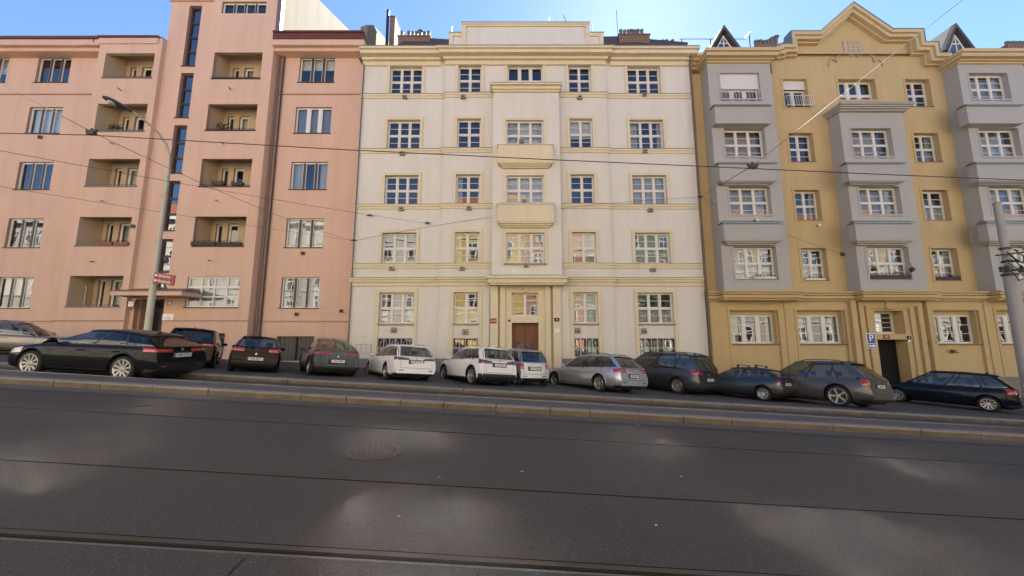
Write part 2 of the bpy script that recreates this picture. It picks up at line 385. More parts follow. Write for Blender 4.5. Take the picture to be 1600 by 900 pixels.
def small_vent(par,x,z,y,s=.34,mm='flash'):
    m=MB(); m.box(x-s/2,x+s/2,y-.03,y+.01,z-s/2,z+s/2,0); m.box(x-s*.42,x+s*.42,y-.16,y-.03,z-s*.42,z+s*.2,0); m.box(x-s*.16,x+s*.16,y-.165,y-.16,z-s*.24,z+.0,1)
    return m.build('heater_vent',[M[mm],M['black']],par)
# ================================================================ ground
gr=MB()
X0,X1=-150,150
def strip(mb,y0,y1,z,m=0,dx=6,x0=X0,x1=X1,zz=None):
    n=int((x1-x0)/dx)
    za=z; zb=z if zz is None else zz
    P=[[(x0+(x1-x0)*i/n,y0,SL*(x0+(x1-x0)*i/n)+za) for i in range(n+1)],[(x0+(x1-x0)*i/n,y1,SL*(x0+(x1-x0)*i/n)+zb) for i in range(n+1)]]
    mb.grid(P,m,False)
RAILS=[3.14,4.57,6.92,8.36]; RWS={3.14:.075,4.57:.045,6.92:.045,8.36:.03}
ys=[-60.0]
for r in RAILS: ys+= [r-RWS[r],r+RWS[r]]
ys+=[8.95]
for i in range(0,len(ys),2): strip(gr,ys[i],ys[i+1],0)
tag(gr.build('road',M['asph']),kind='structure')
a=MB(); strip(a,9.2,9.97,.14); tag(a.build('pavement_island',M['pave']),kind='structure')
a=MB(); strip(a,10.03,11.5,0); tag(a.build('parking_lane_road',M['asph2']),kind='structure')
a=MB(); strip(a,11.8,15.5,.0845,zz=-.23); strip(a,15.5,26,-.23,zz=-.23-.024*10.5); tag(a.build('pavement',M['park']),kind='structure')
a=MB(); strip(a,8.55,8.93,.004,dx=3); tag(a.build('gutter_strip_road',mat('gutter_concrete',(.075,.068,.062),.85,var=.3,vscale=4,bump=.3)),kind='structure')
def kerbs(name,y0,y1,ztop,zbot,ln,x0=-60,x1=60):
    m=MB(); rnd=random.Random(name); x=x0
    while x<x1:
        l=ln*rnd.uniform(.8,1.2); dz=rnd.uniform(-.006,.006); dy=rnd.uniform(-.008,.008)
        a,b=x+.008,x+l-.008; za=SL*a; zb=SL*b; c=.025
        n=[(a,y0+dy,za+zbot),(b,y0+dy,zb+zbot),(b,y1,zb+zbot),(a,y1,za+zbot)]
        t=[(a,y0+dy,za+ztop-c),(b,y0+dy,zb+ztop-c),(b,y1,zb+ztop-c),(a,y1,za+ztop-c)]
        m.hexa(n,t,0)
        t2=[(a+.006,y0+dy+c*.8,za+ztop+dz),(b-.006,y0+dy+c*.8,zb+ztop+dz),(b-.006,y1-.004,zb+ztop+dz),(a+.006,y1-.004,za+ztop+dz)]
        m.hexa([p for p in t],t2,1)
        x+=l
    return tag(m.build(name,[M['kerb'],M['kerbt']]),kind='structure')
kerbs('kerb',8.95,9.2,.145,-.1,1.15); kerbs('kerb_edge',9.97,10.03,.15,-.1,1.0); kerbs('parking_kerb',11.5,11.8,.11,-.1,1.3)
# tram rails (grooved rail laid in the gaps of the road sheet)
RL=['nearest grooved tram rail, widest, crossing the foot of the picture','second tram rail from the camera, thin dark line in the middle of the road',
    'rusty tram rail in the road, second from the granite kerb','thin tram rail closest to the granite kerb of the island']
for r,l in zip(RAILS,RL):
    m=MB(); k_=1.0 if r==RAILS[0] else .55; q_=RWS[r]/.0449; prof=[(a*q_*.999,b) for a,b in [(-.0449,-.002),(-.03,0),(-.026,-.04),(-.004,-.04),(.0,.003),(.034,.003),(.037,-.001),(.0449,-.003)]]
    mt=[1,2,2,2,1,0,2]
    P=[[(x,r+a,SL*x+b) for a,b in prof] for x in (X0,-20,20,X1)]
    m.grid([list(c) for c in P],lambda i,j:[2,1,1,1,0,1,1][j],False)
    o=m.build('tram_rail',[M['rail'],M['black'],M['railt'] if r in (3.14,) else M['rail']])
    tag(o,l,'tram rail','tram rails set in the road')
    o.data.polygons.foreach_set('use_smooth',[False]*len(o.data.polygons))
# tar filled joints beside the rails and across the track slabs
for k,(x,y0,y1) in enumerate(((-.15,2.2,3.0),(.55,2.2,3.0),(-1.9,2.2,3.0),(4.6,2.2,3.0))):
    m=MB(); rnd=random.Random(k); P=[]
    for j in range(9):
        y=y0+(y1-y0)*j/8; xx=x+rnd.uniform(-.012,.012)+.1*j/8*(1 if k%2 else -1); P.append([(xx-.006,y,SL*xx+.0045),(xx+.006,y,SL*xx+.0045)])
    m.grid(P[::-1],0,False); tag(m.build('road_joint',M['black']),kind='structure')
# manhole
mx,my=ax(585,692,5.62),5.62
root=empty('manhole_cover',(mx,my,SL*mx),'round rusty cast iron manhole cover in the left half of the road','manhole cover',rot=(0,math.atan(-SL),0))
m=MB(); m.cyl(0,0,.002,.012,.40,40); m.build('frame',M['castiron'],root)
m=MB(); m.cyl(0,0,.0125,.018,.34,40)
for rr in (.3,.22,.14,.07):
    for k in range(int(rr*80)):
        a_=2*math.pi*k/int(rr*80); x,y=rr*math.cos(a_),rr*math.sin(a_); m.box(x-.014,x+.014,y-.014,y+.014,.018,.026)
m.build('lid',M['castiron'],root)
sx,sy=ax(221,652,7.6),7.6
m=MB(); m.cyl(sx,sy,SL*sx+.002,SL*sx+.012,.13,20); m.cyl(sx,sy,SL*sx+.012,SL*sx+.018,.09,16)
tag(m.build('valve_cover',M['castiron']),'small dark oval valve cover in the road near the left light patch','valve cover')
# litter
LIT=[(686,747,'white scrap of paper just in front of the second rail'),(815,738,'white flattened scrap right of the middle of the road'),(763,642,'crumpled white tissue lying against the granite kerb'),
 (623,809,'pale scrap lying left of the centre beyond the nearest rail'),(997,665,'tiny white fleck below the kerb right of centre'),(396,620,'small white scrap at the foot of the kerb left of centre'),
 (1065,746,'little grey scrap right of centre on the asphalt'),(1025,822,'pale leaf-like scrap far right of centre above the near rail')]
for px,py,l in LIT:
    # on the road plane: find depth
    Y=3
    for _ in range(60):
        X,Z=at(px,py,Y); 
        Y+= (Z-SL*X)*2.0
    X,Z=at(px,py,Y); s=.02 if py>700 else .035
    m=MB(); rnd=random.Random(px)
    n=7; ring=[(X+s*rnd.uniform(.7,1.3)*math.cos(2*math.pi*k/n),Y+s*.8*rnd.uniform(.6,1.3)*math.sin(2*math.pi*k/n),SL*X+rnd.uniform(.006,.02)) for k in range(n)]
    for k in range(n): m.q([(X,Y,SL*X+.02),ring[k],ring[(k+1)%n]])
    tag(m.build('litter_scrap',M['paper']),l,'litter','scraps of litter on the road')
# ================================================================ PINK BUILDING
B=empty('apartment_building',(-20,21.9,.8),'pink stucco apartment building with recessed loggias and a tall central stair tower','apartment building','apartment buildings along the street',world=True)
B['kind']=''; del B['kind']
PX=dict(L0=-60.0,S1a=ax(153,90,21.0),S1b=ax(259,30,21.0),T=-15.12,E=-9.30)
rowsM=[(18.05,19.85),(14.54,16.33),(10.82,12.63),(7.15,8.97),(3.48,5.33)]
ZF=az(71,21.2)      # eaves underside level
w=MB(); rm=MB()
ztop=az(57,21.2)
# S0 left wall
ops=[(a,b,c,d,.22) for a,b in ((-30.8,-28.65),(-34.85,-32.7),(-38.9,-36.75),(-42.95,-40.8),(-47.0,-44.85),(-51.05,-48.9),(-55.1,-52.95)) for c,d in rowsM]
ops.append((ax(100,535,21.9),ax(147,535,21.9),az(552,21.9),az(521.5,21.9),.35))
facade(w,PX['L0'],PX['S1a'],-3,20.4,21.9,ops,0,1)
for (a,b,c,d,e) in ops:
    room(rm,a,b,c,d,21.9+e)
for (a,b,c,d,e) in ops[:-1]:
    window(B,a,b,c,d,22.04,3,1,0,'whitew','brown',.045,.13,cur=random.choice(['drape','side','drape','none','blind']))
window(B,*ops[-1][:4],22.1,2,1,0,'ironb',glass='glassd',name='basement_window',cur='none')
# S1 loggia block
L1r=[(17.69,19.37),(14.15,15.95),(10.65,12.38),(7.03,8.76),(3.48,5.25)]
L2r=[(17.82,19.63),(14.35,16.09),(10.74,12.50),(7.06,8.87)]
LG=[]
ops1=[(-25.4,-22.33,c,d,.22) for c,d in L1r]
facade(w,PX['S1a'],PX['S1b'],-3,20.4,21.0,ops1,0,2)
w.q([(PX['S1a'],21.0,-3),(PX['S1a'],21.0,20.4),(PX['S1a'],21.9,20.4),(PX['S1a'],21.9,-3)],0)
w.q([(PX['S1b'],21.0,-3),(PX['S1b'],21.25,-3),(PX['S1b'],21.25,20.4),(PX['S1b'],21.0,20.4)],3)
# tower
ST=[(18.68,22.95),(15.19,18.21),(11.58,14.69),(8.01,11.10),(4.55,7.5)]
SX=(-20.78,-19.98)
dX=(ax(222,490,21.25),ax(255,490,21.25)); dx0=ax(209,490,21.25)
ops2=[(-18.83,-15.78,c,d,.22) for c,d in L2r]+[(SX[0],SX[1],c,d,.3) for c,d in ST]+[(-18.7,-15.85,22.4,23.25,.25)]
big=(-18.85,-15.78,3.46,5.25,.15); ops2.append(big)
door=(dx0,dX[1],-1,az(467.5,21.25),.9); ops2.append(door)
gw=(ax(334,535,21.25),ax(350,535,21.25),az(554,21.25),az(521,21.25),.25); ops2.append(gw)
TT=26.5
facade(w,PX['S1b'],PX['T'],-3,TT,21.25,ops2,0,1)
for o in ops1: LG.append((o,21.0))
for o in ops2[:4]: LG.append((o,21.25))
# tower side walls
yb=30.9; Zr=az(47,yb,518); ym=26.2
sidepts=[(21.25,-3),(yb,-3),(yb,at(518,47,yb)[1]),(ym,at(487,0,ym)[1]),(ym-1.5,TT+1.2),(21.25,TT)]
w.q([(PX['T'],y,z) for y,z in [(21.25,-3),(21.9,-3),(21.9,TT),(21.25,TT)]],3)
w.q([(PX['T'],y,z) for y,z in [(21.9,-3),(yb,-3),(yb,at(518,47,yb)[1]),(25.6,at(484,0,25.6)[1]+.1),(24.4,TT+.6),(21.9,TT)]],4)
w.q([(PX['S1b'],y,z) for y,z in [(21.25,20.3),(21.25,TT),(27,TT),(27,20.3)]],0)
w.q([(PX['S1b'],21.25,TT),(PX['T'],21.25,TT),(PX['T'],24.4,TT+.6),(PX['S1b'],24.4,TT+.6)],0)
w.q([(PX['S1b'],24.4,TT+.6),(PX['T'],24.4,TT+.6),(PX['T'],yb,19.5),(PX['S1b'],yb,19.5)],0)
# S2 right wall
gd=(ax(431,545,21.9),ax(490,545,21.9),az(564,21.9),az(525.5,21.9),.3)
ops3=[(-13.79,-11.5,c,d,.22) for c,d in rowsM]+[gd]
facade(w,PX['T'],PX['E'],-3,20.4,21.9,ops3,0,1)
for (a,b,c,d,e) in ops3[:-1]:
    window(B,a,b,c,d,22.04,3,1,0,'whitew','brown' if c!=14.54 else 'whitew',.045,.15 if c!=14.54 else .2,cur={18.05:'blind',14.54:'drape',10.82:'side'}.get(c,'lace' if c>5 else 'side')); room(rm,a,b,c,d,22.12)
# roofs behind eaves
for x0,x1 in ((PX['L0'],PX['S1b']),(PX['T'],PX['E'])):
    w.q([(x0,21.3,20.4),(x1,21.3,20.4),(x1,30,21.4),(x0,30,21.4)],5); w.q([(x0,30,-3),(x0,30,21.4),(x1,30,21.4),(x1,30,-3)],0)
w.q([(PX['L0'],21.9,-3),(PX['L0'],21.9,20.4),(PX['L0'],30,21.4),(PX['L0'],30,-3)],0)
w.q([(PX['T'],yb,-3),(PX['T'],yb,19.5),(PX['S1b'],yb,19.5),(PX['S1b'],yb,-3)],0)
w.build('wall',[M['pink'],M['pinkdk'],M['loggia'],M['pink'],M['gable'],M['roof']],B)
# loggia interiors
for (a,b,c,d,e),y in LG:
    lg=MB(); yb_=y+1.3; fl_,ce=c-1.0,d+.55; yi=y+.22; tp=c+1.74
    wl=(a+.22,a+.62,c-.1,tp); dl=(a+.98,a+1.62,fl_+.02,tp+.02)
    facade(lg,a-.02,b+.02,fl_,ce,yb_,[(*wl,.2),(*dl,.2)],0,1)
    # side walls, ceiling, floor of the recess and the inside of the front wall
    lg.q([(a-.02,yi,fl_),(a-.02,yb_,fl_),(a-.02,yb_,ce),(a-.02,yi,ce)],0); lg.q([(b+.02,yi,fl_),(b+.02,yi,ce),(b+.02,yb_,ce),(b+.02,yb_,fl_)],0)
    lg.q([(a-.02,yi,ce),(a-.02,yb_,ce),(b+.02,yb_,ce),(b+.02,yi,ce)],0); lg.q([(a-.02,yi,fl_),(b+.02,yi,fl_),(b+.02,yb_,fl_),(a-.02,yb_,fl_)],0)
    lg.q([(a-.02,yi,d),(b+.02,yi,d),(b+.02,yi,ce),(a-.02,yi,ce)],0); lg.q([(a-.02,yi,fl_),(b+.02,yi,fl_),(b+.02,yi,c),(a-.02,yi,c)],0)
    lg.build('loggia_recess',[M['loggia'],M['pinkdk']],B)
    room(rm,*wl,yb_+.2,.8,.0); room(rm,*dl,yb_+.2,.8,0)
    window(B,*wl,yb_+.12,1,1,0,'whitew',fw=.05,name='loggia_window',cur='none')
    window(B,*dl,yb_+.12,1,1,0,'whitew',fw=.08,name='loggia_door',cur=random.choice(['lace','none','blind']))
    # parapet coping and rail
    m=MB(); m.box(a-.03,b+.03,y-.05,y+.12,c-.05,c+.012); m.box(a,b,y+.02,y+.05,c+.10,c+.125); 
    for k in range(5): x=a+(b-a)*(k+.5)/5; m.box(x-.008,x+.008,y+.025,y+.045,c+.01,c+.1)
    m.build('parapet_rail',M['dkmetal'] if y>21.1 else M['pipeg'],B)
# stair windows
for i,(c,d) in enumerate(ST):
    n=4 if i==0 else 3
    m_=window(B,SX[0]+.02,SX[1]-.02,c,d,21.43,1,n,0,'brown',fw=.07,rw=.07,name='stair_window',glass='glassd',cur='lace' if i==4 else 'none'); room(rm,SX[0],SX[1],c,d,21.55,1.2,.4)
window(B,-18.7,-15.85,22.4,23.25,21.4,4,1,0,'whitew','brown',.04,.12,cur='none'); room(rm,-18.7,-15.85,22.4,23.25,21.5)
# big ground window with lead lights
window(B,*big[:4],21.33,4,3,0,'whitew',fw=.05,mw=.035,rw=.035,cur='lace',name='wide_window'); room(rm,*big[:4],21.4)
# grille window, garage
window(B,*gw[:4],21.42,1,1,0,'brown',name='basement_window',cur='none',glass='glassd'); room(rm,*gw[:4],21.5,.8)
m=MB()
gx0,gx1,gz0,gz1=gw[:4]
for k in range(4): x=gx0+(gx1-gx0)*k/3; m.box(x-.012,x+.012,21.17,21.2,gz0,gz1)
for k in range(4): z=gz0+(gz1-gz0)*k/3; m.box(gx0-.02,gx1+.02,21.155,21.17,z-.012,z+.012)
m.tube([(gx0+(gx1-gx0)*.5+.17*math.cos(t*.524),21.185,(gz0+gz1)/2+.17*math.sin(t*.524)) for t in range(13)],.014,6)
m.build('window_grille',M['ironb'],B)
m=MB(); gx0,gx1,gz0,gz1=gd[:4]; n=18
for k in range(n):
    a_=gx0+(gx1-gx0)*k/n; b_=gx0+(gx1-gx0)*(k+1)/n; 
    m.box(a_+.012,b_-.012,22.1+(k%2)*.01,22.2,-1,gz1,0)
m.box(gx0,gx1,22.2,22.3,-1,gz1,1); m.box((gx0+gx1)/2-.05,(gx0+gx1)/2+.05,22.06,22.1,-1,gz1,1)
m.build('garage_door',[M['garage'],M['black']],B)
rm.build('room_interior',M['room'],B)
# eaves, gutters, fascia
m=MB(); 
def eave(x0,x1,yw,ze0,zf1,zg):
    m.box(x0,x1,20.95,yw,ze0,zf1,0)
zs0=az(79.5,21.9); zf0=az(71,21.1); zf1=az(62.5,21.1)
def eave2(x0,x1,yw,px0,px1):
    # soffit and fascia
    m.box(x0,x1,21.05 if yw>21.5 else 20.93,yw,zf0,zf1,0)
eave2(PX['L0'],PX['S1a'],21.9,0,0); eave2(PX['S1a']-.06,PX['S1b']-.25,21.0,0,0); eave2(PX['T']+.0,PX['E']-.02,21.9,0,0)
m.box(PX['L0'],PX['S1a'],21.3,21.9,zf0-.22,zf0-.002,0); m.box(PX['T']+.002,PX['E']-.02,21.3,21.9,zf0-.22,zf0-.002,0)
m.build('eaves_cornice',M['pink'],B)
m=MB(); m.box(PX['L0'],PX['S1a']-.1,20.98,21.15,zf1+.03,az(56,21.0),0); m.box(PX['S1a']-.1,PX['S1b']-.2,20.86,21.03,zf1+.03,az(55.5,20.9),0)
m.box(PX['L0'],PX['S1b']-.2,21.15,21.6,zf1+.06,az(57,21.1),0)
m.build('gutter',M['redmetal'],B)
m=MB(); m.box(PX['T']+.05,PX['E']-.05,21.0,21.1,zf1+.01,az(52,21.05),0); m.box(PX['T']+.05,PX['E']-.05,20.93,21.2,az(52,21.05)+.003,az(48.5,21.0),1)
for k in range(1,4): x=PX['T']+(PX['E']-PX['T'])*k/4; m.box(x-.02,x+.02,20.985,21.0,zf1+.01,az(52,21.05),0)
m.build('roof_parapet',[M['redmetal'],M['redmetal']],B)
# string courses
z=az(147.5,21.9)
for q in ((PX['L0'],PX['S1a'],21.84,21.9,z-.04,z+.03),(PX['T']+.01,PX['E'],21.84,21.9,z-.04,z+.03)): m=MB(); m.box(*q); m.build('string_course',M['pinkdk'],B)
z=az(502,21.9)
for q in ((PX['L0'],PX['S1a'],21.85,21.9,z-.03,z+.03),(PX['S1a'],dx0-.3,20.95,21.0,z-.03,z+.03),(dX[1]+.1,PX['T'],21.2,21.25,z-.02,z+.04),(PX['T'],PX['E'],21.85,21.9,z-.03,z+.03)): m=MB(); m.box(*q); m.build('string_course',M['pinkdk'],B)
m=MB(); m.box(ax(265,4,21.2),ax(333,4,21.2),21.13,21.25,az(1.5,21.2)-.02,az(1.5,21.2)+.12); m.build('tower_band',M['pink'],B)
# window sills
for (a,b,c,d,e),y in [(o,21.9) for o in ops[:-1]]+[(o,21.9) for o in ops3[:-1]]+[(o,21.25) for o in ops2 if o in (big,)]+[((SX[0],SX[1],c,d,.3),21.25) for c,d in ST]:
    m=MB(); m.box(a-.05,b+.05,y-.06,y+.14,c-.045,c+.006); m.build('window_sill',M['brown'],B)
# downpipes
def pipe(x,y,z0,z1,r,mm,par,joints=True,tops=None):
    m=MB(); pts=[(x,y,z0),(x,y,z1)]
    if tops: pts+=tops
    m.tube(pts,r,10)
    if joints:
        z=z0+1
        while z<z1: m.cyl(x,y,z,z+.05,r*1.25,10); z+=2.4
    return m.build('downpipe',M[mm],par)
pipe(PX['T']+.16,21.72,-.5,21.0,.055,'pipeg',B); pipe(PX['T']+.36,21.8,-.5,zf0,.045,'ironb',B,False)
pipe(PX['E']-.14,21.8,-.5,zf0,.05,'pipeg',B,True)
pipe(PX['S1a']-.14,21.75,zf0-.6,zf0-.3,.055,'pipe',B,False,[(PX['S1a']-.14,21.7,zf0-.3),(PX['S1a']-.5,21.1,zf0+.15),(PX['S1a']-.5,21.05,zf1)])
m=MB(); m.box(PX['T']+.02,PX['T']+.3,21.2,21.5,20.5,25.6); m.box(PX['T']-.02,PX['T']+.65,21.2,21.8,25.2,26.2); m.build('vent_duct',M['pipeg'],B)
# canopy over the entrance
cx0,cx1=ax(172,458,19.9),ax(284,458,19.9); cz=az(461.5,19.9); m=MB()
ct=az(455,19.9)
m.box(cx0,cx1,19.9,21.25,cz,ct,0); 
m.hexa([(cx0-.04,19.86,ct),(cx1+.04,19.86,ct),(cx1+.04,21.2,ct),(cx0-.04,21.2,ct)],[(cx0-.04,19.86,ct+.04),(cx1+.04,19.86,ct+.04),(cx1-.5,21.2,ct+.32),(cx0+.4,21.2,ct+.32)],1)
m.build('entrance_canopy',[M['pink'],M['pipe']],B)
# entrance door
dz=door[3]; yD=22.1; m=MB()
m.box(door[0],dX[0]-.35,21.5,yD,-1,dz,0); m.box(dX[0]-.35,door[1],yD+.05,yD+.1,-1,dz,1)
m.build('porch_wall',[M['pinkdk'],M['black']],B)
window(B,dX[0]-.33,door[1],dz-.55,dz,yD-.05,2,1,0,'dkmetal',fw=.06,name='door_transom',cur='blind')
dd=window(B,dX[0]-.33,(dX[0]-.33+door[1])/2,-.9,dz-.57,yD-.05,1,1,0,'dkmetal',fw=.12,name='entrance_door',cur='lace')
dd2=window(B,(dX[0]-.33+door[1])/2+.01,door[1],-.9,dz-.57,yD-.05,1,1,0,'dkmetal',fw=.12,name='entrance_door',cur='blind')
m=MB(); m.box(dX[0]+.4,dX[0]+.43,yD-.14,yD-.1,1.2,2.0); m.build('door_handle',M['chrome'],dd2)
# vents and stubs on the wall
for px,py,y in ((64,215,21.9),(474,396,21.9),(464,491,21.9),(209,354,21.0),(555,86,21.9),(534,486,21.9)):
    X,Z=at(px,py,y); m=MB(); m.box(X-.1,X+.1,y-.1,y+.01,Z-.1,Z+.1,0); m.box(X-.06,X+.06,y-.105,y-.1,Z-.06,Z+.06,1); m.build('wall_vent',[M['pipe'],M['black']],B)
for px,py,y in ((192,142,21.0),(180,226,21.0),(166,316,21.0),(150,410,21.0),(364,141,21.25),(353,226,21.25),(343,315,21.25),(332,408,21.25)):
    X,Z=at(px,py,y); m=MB(); m.tube([(X-.12,y+.02,Z+.03),(X-.1,y-.2,Z+.02),(X+.02,y-.32,Z-.02)],.028,8); m.build('loggia_drain_spout',M['pipe'],B)
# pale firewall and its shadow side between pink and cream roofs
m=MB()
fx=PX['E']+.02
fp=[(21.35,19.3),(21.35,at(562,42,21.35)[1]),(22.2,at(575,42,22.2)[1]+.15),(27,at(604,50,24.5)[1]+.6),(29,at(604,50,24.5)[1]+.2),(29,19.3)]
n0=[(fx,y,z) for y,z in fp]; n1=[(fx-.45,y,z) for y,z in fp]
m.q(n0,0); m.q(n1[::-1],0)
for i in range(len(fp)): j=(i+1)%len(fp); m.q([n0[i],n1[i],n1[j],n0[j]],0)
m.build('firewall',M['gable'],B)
# window boxes on loggias
def planter(name,x0,x1,y,z,label,boxm='terra',plant='leaf',hh=.16,group='flower boxes on window sills and loggias'):
    r=empty(name,((x0+x1)/2,y,z),label,'flower box',group)
    m=MB(); w_=(x1-x0)/2; m.hexa([(-w_+.02,-.07,0),(w_-.02,-.07,0),(w_-.02,.07,0),(-w_+.02,.07,0)],[(-w_,-.1,hh),(w_,-.1,hh),(w_,.1,hh),(-w_,.1,hh)]); m.build('box',M[boxm],r)
    m=MB(); rnd=random.Random(x0+z)
    for k in range(int((x1-x0)*130)):
        x=rnd.uniform(-w_,w_); y_=rnd.uniform(-.12,.1); zz=hh+rnd.uniform(-.02,.16)*(1-.4*abs(x/w_)); s_=rnd.uniform(.02,.045); a_=rnd.uniform(0,6.28); t=rnd.uniform(-.6,.6)
        dx,dy_=s_*math.cos(a_),s_*math.sin(a_); m.q([(x-dx,y_-dy_,zz),(x+dy_*.5,y_-dx*.5,zz+t*s_),(x+dx,y_+dy_,zz+.2*s_),(x-dy_*.5,y_+dx*.5,zz-t*s_)],1 if rnd.random()<.12 else 0)
    m.build('plant',[M['leaf'],M[plant]],r)
xa=ax(153,380,20.9); planter('flower_box',xa,xa+.85,20.93,7.05,'terracotta flower box on the left loggia of the pink house, left one of two','terra')
planter('flower_box',xa+.95,xa+1.75,20.93,7.05,'terracotta flower box on the left loggia of the pink house, right one of two','terra')
xa=-18.8; planter('flower_box',xa,xa+1.45,21.17,7.09,'long dark flower box on the lowest open right-hand loggia, left half','boxd')
planter('flower_box',xa+1.52,xa+2.95,21.17,7.09,'long dark flower box on the lowest open right-hand loggia, right half','boxd')
planter('flower_box',xa+.8,xa+1.5,21.17,10.78,'short dark flower box on the second open loggia from below, beside the tower edge','boxd')
planter('flower_box',xa+2.0,xa+2.7,21.17,10.78,'short dark flower box at the right end of the second open loggia from below','boxd')
def potted(x,y,z,hh,label,seed):
    r=empty('potted_plant',(x,y,z),label,'potted plant'); rnd=random.Random(seed); m=MB(); m.tube([(0,0,0),(0,0,.3)],[.11,.15],10); m.build('pot',M['terra'],r)
    m=MB()
    for k in range(260):
        a=rnd.uniform(0,6.28); q=rnd.random()**.5*.38; c=Vector((q*math.cos(a),q*math.sin(a)*.7,.3+rnd.uniform(0,hh))); u=Vector((rnd.uniform(-1,1),rnd.uniform(-1,1),rnd.uniform(-.4,1))).normalized()*.075; v=u.orthogonal().normalized()*.03
        m.q([c-u,c-v,c+u,c+v])
    m.build('plant',[M['leaf']],r)
potted(-24.75,21.6,13.6,1.0,'leafy dark plant behind the parapet of the second loggia from the top, left column',3)
potted(-18.2,21.75,13.7,1.15,'tall dark plant in the second loggia from the top beside the stair tower, right column',5)
# ladder rack in ground loggia
X_,Z_=at(124,455,21.7); r=empty('drying_rack',(X_,21.75,3.5),'white metal drying rack standing in the lowest left loggia','drying rack')
m=MB()
for x in (-.32,.32): m.tube([(x,0,0),(x,0,1.15),(x*.8,0,1.25)],.02,6)
m.build('frame',M['white'],r); m=MB()
for k in range(4): m.tube([(-.32,0,.25+k*.27),(.32,0,.25+k*.27)],.012,6)
m.build('rung',M['iron'],r)
# ================================================================ CREAM BUILDING
B=empty('apartment_building',(1,21,.0),'cream apartment building with straw coloured trim, central oriel and brown entrance door','apartment building','apartment buildings along the street',world=True)
E0,E1=-9.27,11.0; RA,RB=-4.12,5.78; BA,BB=ax(769.5,300,20.45),ax(876,300,20.45); YR=20.88; YB=20.45
rows=[(16.58,18.43),(13.0,14.87),(9.53,11.32),(5.98,7.80),(2.51,4.28)]
cols=[(-7.56,-5.56),(-3.31,-1.88),(3.46,4.86),(7.15,9.18)]
w=MB(); rm=MB(); D_=.26
def sc(v,Y): return v*Y/21
def sz(z,Y): return EYE+(z-EYE)*Y/21
bz0,bz1=.66,az(528,21)
opsO=[(a,b,c,d,D_) for a,b in (cols[0],cols[3]) for c,d in rows]+[(a,b,bz0,bz1,.2) for a,b in (cols[0],cols[3])]
opsI=[(a,b,c,d,D_) for a,b in (cols[1],cols[2]) for c,d in rows]+[(a,b,bz0,bz1,.2) for a,b in (cols[1],cols[2])]+[(-.28,1.9,16.9,18.43,D_)]
ztopw=19.0
PO=(ax(765,480,20.9),ax(876,480,20.9))
facade(w,E0,RA,-3,ztopw,21,opsO,0); facade(w,RB,E1,-3,ztopw,21,opsO,0)
zEnt=4.7
facade(w,RA,PO[0],-3,zEnt,YR,opsI,0); facade(w,PO[1],RB,-3,zEnt,YR,opsI,0)
facade(w,RA,RB,zEnt,ztopw,YR,opsI,0)
w.q([(RA,YR,-3),(RA,YR,ztopw),(RA,21,ztopw),(RA,21,-3)]); w.q([(RB,YR,-3),(RB,21,-3),(RB,21,ztopw),(RB,YR,ztopw)])
# oriel
bw=(sc(-.35,YB),sc(1.9,YB)); brow=[(sz(c,YB),sz(d,YB)) for c,d in rows[1:4]]
zb0,zb1=4.95,az(140,20.2)
opsB=[(bw[0],bw[1],c,d,.24) for c,d in brow]
facade(w,BA,BB,zb0,zb1,YB,opsB,0)
w.q([(BA,YB,zb0),(BA,YB,zb1),(BA,YR,zb1),(BA,YR,zb0)]); w.q([(BB,YB,zb0),(BB,YR,zb0),(BB,YR,zb1),(BB,YB,zb1)]); w.q([(BA,YB,zb1),(BB,YB,zb1),(BB,YR,zb1),(BA,YR,zb1)])
# sides and back
w.q([(E0,21,-3),(E0,21,ztopw),(E0,33,ztopw),(E0,33,-3)]); w.q([(E1,21,-3),(E1,33,-3),(E1,33,ztopw),(E1,21,ztopw)]); w.q([(E0,33,-3),(E0,33,ztopw),(E1,33,ztopw),(E1,33,-3)])
w.build('wall',M['cream'],B)
# windows
kinds=[['none','none','none','none','side'],['none','none','side','side','lacelow'],['none','blind','none','blind','lace'],['none','side','lace','none','lacelow']]
for ci,(a,b) in enumerate(cols):
    yy=21 if ci in (0,3) else YR; n=3 if ci in (0,3) else 2
    for ri,(c,d) in enumerate(rows):
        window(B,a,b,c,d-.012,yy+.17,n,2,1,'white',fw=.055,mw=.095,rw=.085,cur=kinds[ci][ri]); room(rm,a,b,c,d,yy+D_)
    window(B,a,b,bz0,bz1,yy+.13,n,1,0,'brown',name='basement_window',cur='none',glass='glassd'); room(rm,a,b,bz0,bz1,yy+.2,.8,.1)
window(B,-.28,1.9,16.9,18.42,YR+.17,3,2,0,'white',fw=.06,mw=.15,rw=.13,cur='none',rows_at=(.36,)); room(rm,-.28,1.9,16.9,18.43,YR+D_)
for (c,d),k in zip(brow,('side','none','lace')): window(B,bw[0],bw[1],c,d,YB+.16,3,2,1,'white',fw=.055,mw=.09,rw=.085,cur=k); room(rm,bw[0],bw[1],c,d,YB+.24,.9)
rm.build('room_interior',M['room'],B)
